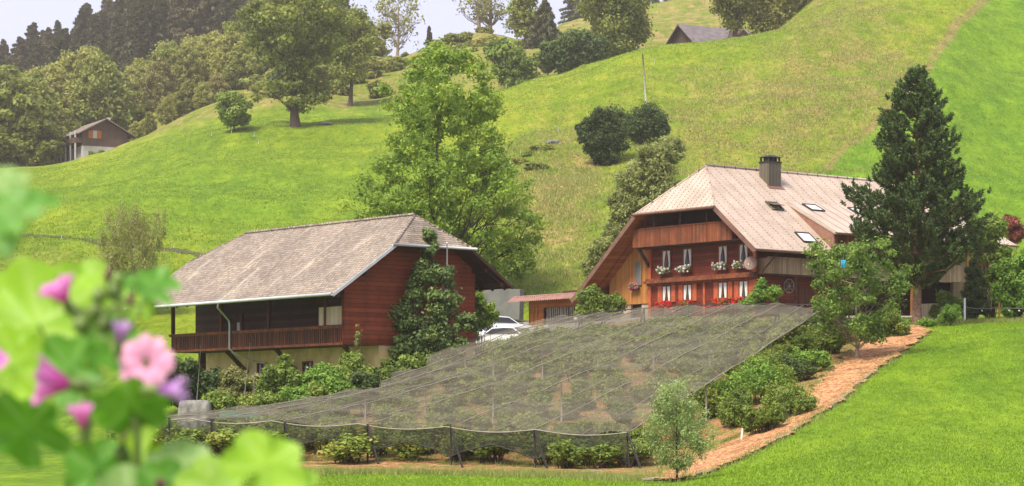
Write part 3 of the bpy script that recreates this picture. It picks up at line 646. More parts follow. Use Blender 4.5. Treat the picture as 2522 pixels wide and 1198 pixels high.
    # windows
    for (zc0, zc1, up) in ((1.18, 2.2, 0), (3.42, 4.55, 1)):
        for yc in (8.3, 6.28, 2.95, 1.05):
            f = MB(); w2 = .44
            for (ya, yb, za, zb) in ((yc - w2, yc - w2 + .08, zc0, zc1), (yc + w2 - .08, yc + w2, zc0, zc1), (yc - w2, yc + w2, zc0 - .08, zc0), (yc - w2, yc + w2, zc1, zc1 + .08), (yc - .025, yc + .025, zc0, zc1)):
                f.box(-.07, -.003, ya, yb, za, zb)
            wo_ = f.build('window', M['red_vert'], rt)
            p = MB(); p.box(-.02, -.004, yc - w2 + .09, yc + w2 - .09, zc0 + .002, zc1 - .002); p.build('pane', M['glass'], wo_)
            for sgn in (-1, 1):     # gathered curtains
                V = []; F = []; nz, ny = 8, 12
                for iz in range(nz + 1):
                    q = iz / nz; z = zc0 + .04 + (zc1 - zc0 - .06) * q
                    wdt = .30 * (.42 + .58 * abs(q - .28) / .72 if q > .28 else .42 + .2 * (.28 - q)) if up else .30 * (.62 + .38 * q)
                    for iy in range(ny + 1):
                        s_ = iy / ny; y = yc + sgn * (w2 - .09 - wdt * s_); V.append((-.045 + .012 * math.sin(s_ * 22), y, z))
                for iz in range(nz):
                    for iy in range(ny): a = iz * (ny + 1) + iy; F.append((a, a + 1, a + ny + 2, a + ny + 1))
                np_mesh('curtain', V, F, M['curtain'], wo_, smooth=True)
            if up == 0:
                for sy in (yc + .46, yc - .86): s = MB(); s.box(-.05, -.003, sy, sy + .40, zc0 - .05, zc1 + .05); s.build('shutter', M['window_frame'], wo_)
    f = MB(); f.box(-.04, .03, 10.8, 11.45, 2.4, 2.48); f.box(-.04, .03, 10.8, 10.88, 2.48, 3.9); f.box(-.04, .03, 11.37, 11.45, 2.48, 3.9); f.box(-.04, .03, 10.8, 11.45, 3.9, 3.98)
    wo_ = f.build('window', M['grey_vert'], rt); p = MB(); p.box(-.0, .035, 10.88, 11.37, 2.48, 3.9); p.build('pane', M['concrete'], wo_)
    # side balcony panel and porch
    b = MB(); b.box(.15, 8.9, -1.06, -.98, 2.62, 3.62); b.box(.15, .23, -.98, 0, 2.62, 3.62)
    bo = b.build('side_balcony', M['grey_vert'], rt)
    b = MB(); b.box(.1, 8.95, -1.12, -.94, 3.62, 3.69); b.build('handrail', M['grey_vert'], bo)
    b = MB(); b.box(.23, 8.9, -.97, -.03, 2.5, 2.66); b.build('balcony_floor', M['dark_wood'], bo)
    b = MB(); b.bar((.5, -1.5, 3.9), (-.9, -1.3, 2.5), .07, .07); b.build('brace', M['dark_wood'], rt)
    for x in (2.6, 6.0): b = MB(); b.box(x, x + .12, -1.0, -.88, -.4, 2.5); b.build('porch_post', M['dark_wood'], rt)
    d = MB(); d.box(3.9, 4.8, -.05, -.003, -.3, 1.9); dr = d.build('door', M['dark_vert'], rt); k = MB(); k.box(4.65, 4.7, -.09, -.05, .75, .85); k.build('handle', M['zinc'], dr)
    # right-hand balcony over the dark garage bay
    b = MB()
    for i in range(31):
        x = 14.0 + i * .163; zb = 2.72 - .06 * math.cos((x - 16.5) * 1.2)
        b.box(x, x + .155, -1.05, -.98, zb, 4.05)
    b.box(14.0, 19.05, -1.1, -.94, 4.05, 4.13)
    bo = b.build('rear_balcony', M['grey_vert'], rt)
    b = MB(); b.box(14, 19, -.97, .0, 2.78, 2.9); b.build('balcony_floor', M['dark_wood'], bo)
    for x in (19.1, 13.6): b = MB(); b.box(x, x + .2, -1.1, -.9, -.4, 5.3); b.build('balcony_post', M['orange_vert'], bo)
    b = MB(); b.box(9.05, 13.55, -1.1, -.95, 2.55, 2.75); b.build('beam', M['pale_board'], rt)
    # chimney
    c = MB(); c.box(5.65, 6.8, 4.45, 5.35, 8.6, 10.55); ch = c.build('chimney', M['chimney'], rf)
    c = MB(); c.box(5.6, 6.85, 4.4, 5.4, 10.5, 10.58)
    for x in (5.68, 6.03, 6.38, 6.68): 
        for y in (4.5, 5.22): c.box(x, x + .1, y, y + .1, 10.58, 10.86)
    c.box(5.85, 6.6, 4.62, 5.15, 10.5, 10.8)
    c.add([(5.58, 4.38, 10.86), (6.87, 4.38, 10.86), (6.87, 5.42, 10.86), (5.58, 5.42, 10.86), (5.95, 4.7, 11.02), (6.5, 4.7, 11.02), (6.5, 5.1, 11.02), (5.95, 5.1, 11.02)],
          [(0, 3, 2, 1), (4, 5, 6, 7), (0, 1, 5, 4), (1, 2, 6, 5), (2, 3, 7, 6), (3, 0, 4, 7)])
    c.build('chimney_cap', M['black'], ch)
    c = MB(); c.slab([(5.5, 4.2, 8.72), (6.95, 4.2, 8.72), (6.95, 4.5, 8.96), (5.5, 4.5, 8.96)], .05); c.build('flashing', M['copper'], ch)
    # skylights
    def sky_(x0, x1, y0, y1, zf, sl, open_=0.0):
        P = [(x0, y0, zf(y0)), (x1, y0, zf(y0)), (x1, y1, zf(y1)), (x0, y1, zf(y1))]
        n = Vector((0, -sl, 1)).normalized()
        up = lambda q, d: tuple(Vector(q) + n * d)
        a = MB(); fr = .08
        rr_ = [(x0, x1, y0, y0 + fr), (x0, x1, y1 - fr, y1), (x0, x0 + fr, y0 + fr, y1 - fr), (x1 - fr, x1, y0 + fr, y1 - fr)]
        for (xa, xb, ya, yb) in rr_:
            Q = [up((xa, ya, zf(ya)), .10), up((xb, ya, zf(ya)), .10), up((xb, yb, zf(yb)), .10), up((xa, yb, zf(yb)), .10)]; a.slab(Q, .12)
        so = a.build('skylight', M['black'] if not open_ else M['chimney'], rf)
        a = MB(); lift = [0.06 + open_ * .9, .06 + open_ * .9, .06, .06]
        Q = [up((x0 + fr, y0 + fr, zf(y0 + fr)), lift[0]), up((x1 - fr, y0 + fr, zf(y0 + fr)), lift[1]), up((x1 - fr, y1 - fr, zf(y1 - fr)), lift[2]), up((x0 + fr, y1 - fr, zf(y1 - fr)), lift[3])]
        a.slab(Q, .03); a.build('pane', M['skylight'] if not open_ else M['chimney'], so)
    zm = lambda y: 4.06 + .8 * (y + 1.58); zs = lambda y: 5.47 + .5133 * (y + 1.5)
    sky_(3.65, 4.75, 2.15, 2.85, zm, .8, .35)
    sky_(6.95, 8.2, 1.75, 2.7, zs, .51)
    sky_(3.62, 4.95, -.72, .15, zm, .8)
    sky_(11.3, 12.5, 1.8, 2.7, zs, .51)
    sky_(10.9, 12.2, -.6, .3, zs, .51)
    sky_(16.8, 18.0, -.6, .3, zs, .51)
build_farmhouse()
def floc(x, y, z):
    p = FH.location; c, s = math.cos(RZ), math.sin(RZ); return Vector((p.x + c * x - s * y, p.y + s * x + c * y, p.z + z))

# ---- big barn on the left
BN = empty('barn', ((848 - CX) / FPX * 137, 137, 2.0), RZ)
tag(BN, 'long dark barn with weathered shingle roof, red log gable and wooden balcony', 'barn')
def build_barn():
    rt = BN; T = .16; q = -2.0
    ye, yn = 19.7, -1.3
    def P(x, y, z): return (x, y, z + q)
    zl = lambda x: 7.45 + .683 * (x + 1.67); zrt = lambda x: 12.04 - .683 * (x - 5.05)
    E = P(-1.67, yn, 7.45); Hn = P(2.47, yn, zl(2.47)); A = P(5.05, .4, 12.04); H2 = P(7.63, yn, zl(2.47)); E2 = P(10.57, yn, zrt(10.57))
    Ef = P(-1.67, ye, 7.45); Hf = P(2.47, ye, zl(2.47)); Af = P(5.05, 17.2, 12.04); H2f = P(7.63, ye, zl(2.47)); E2f = P(10.57, ye, zrt(10.57))
    mb = MB(); mb.slab([E, Hn, A, Af, Hf, Ef], T, 0, 1); mb.slab([E2, E2f, H2f, Af, A, H2], T, 0, 1); mb.slab([Hn, H2, A], T, 0, 1); mb.slab([Hf, Af, H2f], T, 0, 1)
    # slight unevenness: build() keeps slabs planar; ridge and hip caps follow
    rf = mb.build('roof', [M['roof_barn'], M['dark_wood']], rt)
    r = MB()
    for i in range(60):
        a = Vector(A).lerp(Vector(Af), i / 60); b = Vector(A).lerp(Vector(Af), (i + .93) / 60); r.tube([a + Vector((0, 0, .02)), b + Vector((0, 0, .05))], [.09, .11], 6)
    for s_, e_ in ((A, Hn), (A, H2), (Af, Hf), (Af, H2f)):
        for i in range(12): r.tube([Vector(s_).lerp(Vector(e_), i / 12), Vector(s_).lerp(Vector(e_), (i + .95) / 12)], [.05, .07], 5)
    r.build('ridge_cap', M['roof_barn'], rf)
    g = MB(); g.tube([P(-1.77, yn - .05, 7.40), P(-1.77, ye + .05, 7.40)], .085, 7); g.tube([P(2.2, yn - .09, 10.2), P(7.95, yn - .09, 10.2)], .08, 7); g.build('gutter', M['zinc'], rf)
    for a_, b_ in ((P(-1.7, yn - .03, 7.33), P(2.47, yn - .03, 10.17)), (P(7.63, yn - .03, 10.17), P(10.6, yn - .03, 8.16))): v = MB(); v.bar(a_, b_, .05, .16); v.build('verge_board', M['zinc' if a_[0] < 0 else 'dark_wood'], rf)
    for x, z in ((9.9, 8.45), (8.8, 9.2), (-1.2, 7.5), (.6, 8.7)): u = MB(); u.bar(P(x, yn + .1, z - .12), P(x, .3, z - .12), .18, .2); u.build('purlin', M['dark_wood'], rf)
    for y in np.arange(-.9, 19.6, 1.1): u = MB(); u.bar(P(-1.5, y, 7.33), P(-.1, y, 8.29), .12, .14); u.build('rafter', M['dark_wood'], rf)
    for y in np.arange(-.9, 19.6, 1.1): u = MB(); u.bar(P(10.4, y, 8.1), P(9.05, y, 9.03), .12, .14); u.build('rafter', M['dark_wood'], rf)
    # gable wall
    def zroof(x): return min(zl(x), zrt(x), 11.0) - .26
    xs = [0, 1.2, 2.47, 3.6, 6.5, 7.63, 8.95]
    V = []
    pts = [(0, 4.83), (8.95, 4.83)] + [(x, zroof(x)) for x in reversed(xs)]
    k = len(pts)
    for c0 in (0, .25): V += [P(x, c0, z) for x, z in pts]
    w = MB(); w.add(V, [list(range(k)), list(reversed(range(k, 2 * k)))] + [[i, i + k, (i + 1) % k + k, (i + 1) % k] for i in range(k)])
    w.build('gable_wall', M['barn_log'], rt)
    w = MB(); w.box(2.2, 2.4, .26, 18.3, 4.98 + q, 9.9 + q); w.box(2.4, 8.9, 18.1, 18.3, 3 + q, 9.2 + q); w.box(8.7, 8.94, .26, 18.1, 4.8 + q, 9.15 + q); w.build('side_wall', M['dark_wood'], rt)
    w = MB(); w.box(2.36, 2.7, .06, 17.4, -2.5, 4.82 + q); w.box(2.7, 8.9, .06, .3, -2.5, 4.82 + q); w.box(8.6, 8.9, .3, 17.4, -1.5, 4.82 + q); w.box(2.7, 8.6, 17.1, 17.4, -2.5, 4.9 + q); w.build('basement_wall', M['plaster'], rt)
    c = MB(); c.box(0, .12, .02, .14, 4.7 + q, 8 + q); c.build('corner_post', M['dark_wood'], rt)
    # balcony
    f = MB(); f.box(0.0, 2.2, .02, 17.55, 4.80 + q, 4.96 + q); fl = f.build('balcony', M['dark_wood'], rt)
    b = MB(); n = 88
    for i in range(n):
        y = .26 + i * 17.2 / n; d_ = .02 * (i % 2); b.box(-.02 - d_ * .3, .03, y, y + .125 + .015 * random.random(), 4.86 + q, 5.78 + q)
    for i in range(14): x = .05 + i * .155; b.box(x, x + .12, 17.5, 17.55, 4.86 + q, 5.78 + q)
    b.build('parapet', M['dark_vert'], fl)
    b = MB(); b.box(-.09, .09, 0.03, 17.62, 5.78 + q, 5.87 + q); b.box(.09, 2.2, 17.45, 17.6, 5.78 + q, 5.87 + q); b.box(-.06, -.02, .03, 17.6, 5.70 + q, 5.775 + q); b.box(-.07, -.025, .03, 17.6, 4.80 + q, 4.93 + q); b.build('handrail', M['red_vert'], fl)
    for y in (17.4, 12.2, 7.3): p = MB(); p.box(.05, .23, y, y + .18, 5.87 + q, 8.5 + q); p.build('post', M['dark_vert'], rt)
    p = MB(); p.box(2.02, 2.18, 15.3, 15.46, 4.97 + q, 8.6 + q); p.build('post', M['dark_vert'], rt)
    for y in (1.3, 7.9, 12.9): b = MB(); b.bar(P(.9, y, 4.8), P(2.34, y, 3.55), .2, .2); b.build('brace', M['dark_wood'], rt)
    b = MB(); b.box(.05, .12, .3, 2.45, 5.9 + q, 6.88 + q); pn = b.build('screen_panel', M['pale_board'], rt)
    b = MB(); b.box(.02, .15, 1.75, 1.95, 5.88 + q, 7.4 + q); b.build('screen_post', M['dark_vert'], pn)
    # downpipe
    d = MB(); d.tube([P(-1.77, 9.65, 7.36), P(-1.77, 9.7, 7.1), P(-.9, 10.4, 6.75), P(-.2, 10.95, 6.45), P(-.14, 11, 6.2), P(-.14, 11, 4.9), P(.1, 11, 4.65), P(1.4, 11, 4.2), P(2.25, 11, 4.1)], .055, 8); d.build('downpipe', M['zinc'], rt)
    # basement windows, balcony doors
    for y in (6.3, 10.9):
        w = MB()
        for (ya, yb, za, zb) in ((y, y + .1, 3.1, 4.1), (y + .86, y + .96, 3.1, 4.1), (y + .1, y + .86, 3.1, 3.18), (y + .1, y + .86, 4.02, 4.1), (y + .45, y + .5, 3.18, 4.02)): w.box(2.27, 2.35, ya, yb, za + q, zb + q)
        wo_ = w.build('window', M['red_vert'], rt); p = MB(); p.box(2.33, 2.355, y + .1, y + .86, 3.18 + q, 4.02 + q); p.build('pane', M['glass'], wo_)
    for y in (3.2, 13.1):
        w = MB(); w.box(2.12, 2.195, y, y + .9, 4.97 + q, 7.0 + q); dr = w.build('door', M['dark_vert'], rt)
        w = MB(); w.box(2.09, 2.115, y + .25, y + .55, 6.0 + q, 6.5 + q); w.build('door_window', M['curtain'] if y > 10 else M['glass'], dr)
build_barn()
def bloc(x, y, z):
    p = BN.location; c, s = math.cos(RZ), math.sin(RZ); return Vector((p.x + c * x - s * y, p.y + s * x + c * y, z))

# ---- low shed between the two
def build_shed():
    o = floc(0, 15.3, 0); rt = empty('shed', (o.x, o.y, 7.6), RZ); tag(rt, 'low orange wooden shed with corrugated roof and slatted opening, left of the farmhouse', 'shed')
    # local y grows to the left
    r = MB(); V = []; F = []; n = 150
    for i in range(n + 1):
        y = -.9 + 9.3 * i / n; dz = .045 * math.cos(i * 2 * math.pi / 3.5)
        V += [(-1.1, y, 1.72 + dz), (-.55, y, 2.12 + dz), (3.5, y, 2.28 + dz)]
    for i in range(n):
        for j in range(2): a = i * 3 + j; F.append((a, a + 3, a + 4, a + 1))
    ro = np_mesh('roof', V, F, M['corr'], rt, smooth=True)
    b = MB(); b.box(-.62, -.5, -.9, 8.4, 1.98, 2.08); b.build('roof_edge', M['dark_wood'], ro)
    w = MB(); w.box(-.1, 0, 5.6, 7.2, -.9, 1.95); w.box(-.1, 0, .2, 5.6, 1.25, 1.85); w.box(-.1, .0, -.1, .2, -.9, 1.85); w.box(-.1, 3.2, 7.1, 7.2, -.9, 2.2, 0)
    w.build('wall', M['orange_soffit'], rt)
    w = MB(); w.box(2.9, 3.0, .2, 7.1, -.9, 2.6); w.build('inner_wall', M['dark_wood'], rt)
    s = MB()
    for i in range(26):
        y = .25 + i * .205 + .03 * random.random(); t = .08 * (random.random() - .5)
        s.bar((.05, y, -.7), (.05, y + t, 1.24), .10, .03)
    s.build('slat', M['grey_pole'], rt)
    for a_, b_ in (((-.14, 6.9, -.8), (-.14, 6.6, 1.3)), ((-.14, 6.3, -.8), (-.14, 6.25, 1.5))): d = MB(); d.bar(a_, b_, .06); d.build('batten', M['orange_vert'], rt)
M['concrete_pale'] = plain('pale_peg', (.45, .45, .42), .8, .1)
M['corr'] = plain('corrugated_pinkbrown', (.26, .13, .10), .55, .2, 3, .4, .1, .1)
M['grey_pole'] = plain('grey_wood', (.34, .30, .25), .85, .3, 4, .2)
build_shed()
p0 = ground(1195, 186); p1 = ground(1285, 184)
w = MB(); w.bar((p0.x, p0.y, p0.z + .8), (p1.x, p1.y, p1.z + 1.35), .5, 2.2); tag(w.build('concrete_wall', M['concrete']), 'grey concrete ramp wall between barn and shed', 'wall')

# ---- distant chalets
def gable_house(name, label, loc, rz, w, l, hw, hr, over, mats, extras=None):
    rt = empty(name, loc, rz); tag(rt, label, 'chalet'); sl = hr / (w / 2)
    a = MB(); a.box(-w / 2, w / 2, 0, l, -1.5, hw * .42, 1); a.box(-w / 2 + .01, w / 2 - .01, .01, l - .01, hw * .42, hw)
    a.add([(-w / 2, 0.01, hw), (w / 2, 0.01, hw), (0, 0.01, hw + hr), (-w / 2, l - .01, hw), (w / 2, l - .01, hw), (0, l - .01, hw + hr)], [(0, 1, 2), (4, 3, 5)])
    a.build('wall', [mats[0], mats[1]], rt)
    r = MB(); o = over; z = hw + hr + .12; xe = w / 2 + o; ze = z - xe * sl
    r.slab([(-xe, -o, ze), (0, -o, z), (0, l + o, z), (-xe, l + o, ze)], .2, 0, 1); r.slab([(xe, l + o, ze), (0, l + o, z), (0, -o, z), (xe, -o, ze)], .2, 0, 1)
    ro = r.build('roof', [mats[2], mats[3]], rt)
    if extras: extras(rt, ro)
    return rt
M['ch_wall'] = plain('chalet_brown', (.13, .085, .065), .85, .15, .8, .1)
M['ch_white'] = plain('chalet_white', (.50, .47, .43), .9, .1, .8, .1)
M['ch_roof'] = plain('chalet_roof', (.20, .155, .13), .8, .2, 1, .2)
M['ch_under'] = plain('chalet_soffit', (.07, .045, .035), .85, .15, 1, .1)
M['ch_orange'] = plain('chalet_shutter', (.50, .14, .03), .7, .1, 2, .2)
M['ch_slate'] = plain('slate_roof', (.16, .135, .14), .7, .2, 1, .2)
def ex1(rt, ro):
    c = MB(); c.box(1.6, 2.2, 3, 3.6, 5.6, 8.2); c.build('chimney', M['ch_white'], ro)
    b = MB(); b.box(-6.1, -4.6, .2, 9.5, 2.55, 2.7); b.box(-6.1, -6.0, .2, 9.5, 2.7, 3.6); b.box(-6.0, -4.6, .1, .2, 2.7, 3.6); bo = b.build('balcony', M['ch_wall'], rt)
    p = MB()
    for y in (.2, 3.2, 6.2, 9.2): p.box(-6.0, -5.75, y, y + .3, -1.4, 5.0)
    p.build('post', M['ch_white'], bo)
    for (x, z) in ((-3.3, 3.6),):
        w = MB(); w.box(x, x + .9, -.08, 0, z, z + 1.5); w.box(x + 1.7, x + 2.6, -.08, 0, z, z + 1.5); s = w.build('shutter', M['ch_orange'], rt)
        w = MB(); w.box(x + .9, x + 1.7, -.05, 0, z, z + 1.5); w.build('window', M['ch_white'], rt)
    w = MB(); w.box(.6, 2.9, -1.6, -.05, -1.5, 1.4); w.build('annex', M['ch_white'], rt)
    w = MB(); w.box(2.9, 4.6, -1.4, -.05, -1.5, 1.2); w.build('garage_door', M['ch_orange'], rt)
    for y in (1.5, 4.5, 7.5):
        w = MB(); w.box(-4.66, -4.6, y, y + 1.1, 3.3, 4.8); w.build('window', M['ch_orange'], rt)
p = at(258, 368, 500); p.z = ground(258, 500).z + .6
gable_house('chalet', 'brown gabled chalet with white ground floor and orange shutters by the left wood', (p.x, p.y, p.z), R(28), 9.2, 11, 4.9, 2.5, 1.3, [M['ch_wall'], M['ch_white'], M['ch_roof'], M['ch_under']], ex1)
def ex2(rt, ro):
    # cross gable at the right end with pale windows
    g_ = MB(); g_.add([(6.1, 6.5, 2.3), (6.1, 13.5, 2.3), (6.1, 10, 5.2), (.5, 10, 5.2), (2.4, 6.5, 2.3), (2.4, 13.5, 2.3)], [(0, 1, 2), (0, 2, 3, 4), (1, 5, 3, 2)]); g_.build('cross_gable', M['ch_under'], ro)
    for y in (7.6, 8.9, 10.3, 11.6): w = MB(); w.box(6.12, 6.2, y, y + .7, .6, 3.2 if 8 < y < 11 else 2.6); w.build('window', M['ch_white'], rt)
p = ground(1678, 487)
gable_house('chalet', 'dark chalet with slate roof peeking over the crest of the upper meadow', (p.x, p.y - 2, p.z - .5), R(-60), 9.5, 14.5, 2.4, 3.7, 1.0, [M['ch_under'], M['ch_under'], M['ch_slate'], M['ch_under']], ex2)

# ------------------------------------------------------------------ trees, near to far
def tree(name, label, cat, px, Y, top_py, prof_px, **kw):
    """prof_px: [(photo row, half width in photo px)]"""
    e = put_tree(name, label, cat, px, Y, kw.pop('group', None)); m_ = mpp(Y); base_py = CY - e.location.z / Y * FPX
    Ht = (base_py - top_py) * m_; prof = sorted([((base_py - y) * m_ / Ht, w_ * m_) for y, w_ in prof_px])
    tree_parts(e, Ht, prof, **kw); return e
tree('ash_tree', 'tall bright green leafy tree rising behind the barn, open branches showing', 'tree', 1098, 196, 108,
     [(108, 25), (150, 85), (200, 145), (270, 165), (320, 130), (360, 160), (430, 225), (520, 238), (600, 215), (660, 170)],
     tr=.27, ncl=520, clr=.78, per=115, size=.165, fol=M['fol_ash'], bark=M['bark'], seed=12, t0=.04, limbs=40, flat=.8, asym=.24, shell=.0, asp=.42)
p = ground(2258, 152)
def build_pine():
    e = empty('pine_tree', (p.x, p.y, p.z)); tag(e, 'tall dark green pine with bushy upswept branches in front of the farmhouse', 'tree')
    g = np.random.default_rng(5); mp_ = mpp(152); base = CY - p.z / 152 * FPX; Ht = (base - 183) * mp_
    prof = [(183, 6), (205, 32), (240, 62), (300, 88), (350, 112), (400, 118), (440, 135), (480, 168), (540, 172), (600, 165), (650, 120), (690, 60), (705, 10)]
    hh = [(base - y) * mp_ for y, _ in prof][::-1]; rr_ = [w_ * mp_ * .95 for _, w_ in prof][::-1]
    mb = MB(); mb.tube([(0, 0, -.4), (.02, 0, 2), (-.05, .05, 5), (0, 0, 9), (0, 0, Ht * .97)], [.30, .26, .2, .12, .03], 10)
    P = []; Rr = []; D = []
    nb = 185
    for i in range(nb):
        z1 = hh[0] + (Ht - hh[0]) * (i + .5) / nb; a = i * 2.399 + g.normal() * .25
        L = np.interp(z1, hh, rr_) * g.uniform(.70, 1.16); 
        z0 = max(1.5, z1 - L * .32)
        ex = Vector((math.cos(a) * L, math.sin(a) * L, z1 + .05 * L)); o = Vector((0, 0, z0))
        mid = o.lerp(ex, .55) + Vector((0, 0, -.14 * L))
        mb.tube([o, mid, ex], [.05 * (1.2 - z1 / Ht) + .012, .03 * (1.2 - z1 / Ht) + .01, .008], 5, cap=False)
        k = max(3, int(L * 4.2))
        for q in np.linspace(.34, 1, k):
            c = (o * (1 - q) ** 2 + mid * 2 * q * (1 - q) + ex * q * q)
            for s_ in range(2 if q < .9 else 1):
                off = Vector(g.normal(size=3)) * .26 * (1.1 - q * .7); off.z = abs(off.z) * .6
                P.append(c + off); dd = (ex - o).normalized() * .6 + Vector((0, 0, .9)) + Vector(g.normal(size=3)) * .25; D.append(dd.normalized())
        for _ in range(max(2, int(L * 1.5))):
            sa = a + g.uniform(-.5, .5); sl = L * g.uniform(.6, .98); c = Vector((math.cos(sa) * sl, math.sin(sa) * sl, z1 + g.uniform(-.25, .2) * 1.2))
            P.append(c); D.append((Vector((math.cos(sa), math.sin(sa), 1.3))).normalized())
    mb.build('trunk', M['bark_pine'], e)
    P = np.array([tuple(v) for v in P]); D = np.array([tuple(v) for v in D]); n = len(P); per = 38
    c = np.repeat(P, per, 0); d0 = np.repeat(D, per, 0); N = n * per
    # a shoot: needles set round a short axis that points up and out
    s_ = g.random(N) * .34; nd_ = g.normal(size=(N, 3)); nd_ /= np.linalg.norm(nd_, axis=1)[:, None]
    dr = nd_ * .8 + d0 * .75; dr /= np.linalg.norm(dr, axis=1)[:, None]
    b0 = c + d0 * s_[:, None]; tip = b0 + dr * (.20 * g.uniform(.7, 1.3, N))[:, None]
    sd_ = np.cross(dr, g.normal(size=(N, 3))); sd_ /= np.linalg.norm(sd_, axis=1)[:, None]; wd = .034
    V = np.stack([b0, (b0 + tip) / 2 - sd_ * wd, tip, (b0 + tip) / 2 + sd_ * wd], 1).reshape(-1, 3); F = np.arange(N * 4).reshape(-1, 4)
    tint = np.clip(np.repeat(g.random(n), per) * .6 + g.random(N) * .4, 0, 1)
    np_mesh('crown', V, F, M['fol_pine'], e, tint=tint)
build_pine()
tree('young_willow_tree', 'small pale green young tree on the woodchip path in the foreground', 'tree', 1668, hit(1668, 1188).y, 948,
     [(950, 30), (985, 62), (1030, 82), (1080, 95), (1120, 80), (1140, 40), (1150, 8)],
     tr=.045, ncl=130, clr=.26, per=95, size=.048, fol=M['fol_pale'], bark=M['bark'], seed=21, t0=.17, limbs=30, flat=1.0, asym=.18, asp=.38, shell=.1)
tree('cherry_tree', 'round green fruit tree with a blue object in it, standing on the woodchips', 'tree', 2112, hit(2108, 888).y, 590,
     [(588, 70), (625, 118), (670, 122), (720, 110), (770, 120), (820, 90), (850, 45)],
     tr=.10, ncl=150, clr=.42, per=120, size=.085, fol=M['fol_cherry'], bark=M['bark_pale'], seed=24, t0=.17, limbs=30, shell=.05, flat=.7, asym=.22)
tree('birch_tree', 'slim weeping birch with thin hanging twigs left of the barn', 'tree', 325, 186, 500,
     [(498, 45), (530, 75), (590, 88), (650, 95), (700, 80), (730, 40)],
     tr=.11, ncl=190, clr=.42, per=120, size=.10, fol=M['fol_birch'], bark=M['bark_pale'], seed=33, t0=.12, limbs=44, flat=1.2, droop=2.8, asp=.26, shell=.1, asym=.35)

def bush(name, label, px, Y, blobs_px, per, size, fol, seed, group=None, cat='bush', bark='bark', rz=0, base_py=None, **kw):
    """blobs_px: (px, row, half width px, half height px[, depth offset m])"""
    x = (px - CX) / FPX * Y; z = h(x, Y); e = empty(name, (x, Y, z), rz); tag(e, label, cat, group); m_ = mpp(Y); bl = []
    for b in blobs_px:
        w_ = b[2] * m_; hh = b[3] * m_; bl.append(((b[0] - px) * m_, b[4] if len(b) > 4 else 0, (CY - b[1]) * m_ - z, w_, w_ * .85, hh))
    if 'ncl' not in kw: kw['ncl'] = 20
    bush_parts(e, bl, per, size * 1.22, fol, M[bark], seed, **kw); return e
# round the barn
pb = bloc(5.2, -1.5, 0)
bush('pear_tree', 'tall climbing pear tree trained against the red barn gable', 1050, pb.y,
     [(1058, 590, 20, 48), (1050, 665, 40, 45), (1095, 690, 38, 36), (1022, 720, 28, 45), (1085, 745, 55, 45), (1000, 790, 45, 45), (1060, 810, 60, 45), (985, 850, 48, 45), (1060, 870, 75, 45), (1110, 850, 45, 38), (985, 905, 40, 35), (1150, 800, 30, 35)],
     150, .085, M['fol_pear'], 41, cat='tree', ncl=13, flat=.8)
bush('lilac_bush', 'light green shrub beside the right corner of the barn', 1180, 146, [(1175, 790, 36, 40), (1205, 770, 22, 28), (1150, 820, 30, 28), (1172, 745, 20, 26)], 120, .075, M['fol_ash'], 42)
bush('dark_shrub', 'dark leafy shrub under the far end of the barn balcony', 470, 136, [(430, 920, 45, 45), (480, 925, 52, 45), (525, 945, 30, 40), (450, 975, 50, 30)], 230, .08, M['fol_dark'], 43)
bush('rose_bush', 'yellowish green shrub below the downpipe of the barn', 585, 132, [(575, 935, 32, 38), (600, 965, 42, 38), (560, 980, 35, 30)], 190, .07, M['fol_birch'], 44)
bush('hazel_bush', 'mixed green shrub between the two basement windows of the barn', 690, 131, [(680, 925, 36, 38), (715, 950, 42, 38), (660, 960, 30, 32), (700, 900, 20, 30)], 190, .07, M['fol_mid'], 45)
bush('bright_shrub', 'bright green rounded shrub in front of the yellow barn basement', 800, 131, [(790, 925, 40, 36), (815, 945, 44, 34), (760, 950, 34, 30)], 220, .07, M['fol_bright'], 46)
bush('elder_bush', 'dark green shrub at the basement corner of the barn', 876, 133, [(872, 905, 34, 34), (885, 925, 32, 32), (860, 890, 18, 26)], 190, .07, M['fol_mid'], 47)
for i_, (px_, py_, w_, fl_, lb_) in enumerate([(545, 985, 36, 'fol_mid', 'low green plant left of the slanting bean poles'), (620, 998, 34, 'fol_berry', 'low yellowish plant between the bean poles'), (670, 990, 38, 'fol_mid', 'low green plant right of the upright pale pole'), (730, 975, 40, 'fol_bright', 'low bright plant under the left basement window'), (790, 968, 40, 'fol_mid', 'low leafy plant under the right basement window'), (845, 955, 36, 'fol_bright', 'low bright plant near the basement corner'), (900, 940, 30, 'fol_dark', 'low dark plant at the basement corner'), (640, 945, 30, 'fol_birch', 'pale mixed shrub behind the upright pale pole'), (840, 925, 34, 'fol_mid', 'green shrub right of the bright rounded shrub'), (930, 925, 26, 'fol_mid', 'small green shrub between basement corner and pear tree')]):
    bush('garden_plant', lb_, px_, 128.5 + (i_ > 6) * 3, [(px_ - 12, py_, w_, 26), (px_ + 16, py_ + 8, w_ * .8, 24), (px_, py_ + 26, w_ * 1.1, 20)], 120, .065, M[fl_], 400 + i_)
for lb_, px_, py_, Y_ in (('weedy bush at the net edge hiding the white cars', 1270, 850, 152), ('second weedy bush hiding the cars, nearer the barn', 1215, 862, 150), ('low weeds between the cars and the shed', 1318, 832, 152)):
    bush('weed_bush', lb_, px_, Y_, [(px_ - 20, py_, 34, 20), (px_ + 20, py_ - 2, 34, 22), (px_, py_ + 20, 40, 24)], 130, .07, M['fol_berry'], 450 + px_)
bush('tall_weed', 'thin tall weed standing at the balcony corner of the barn', 882, 134, [(880, 830, 7, 34), (884, 880, 12, 30)], 60, .05, M['fol_birch'], 48, ncl=12)
bush('young_apple_tree', 'low apple tree under the trained pear at the net edge', 985, 135, [(975, 915, 44, 30), (1020, 895, 36, 26)], 170, .08, M['fol_mid'], 49)
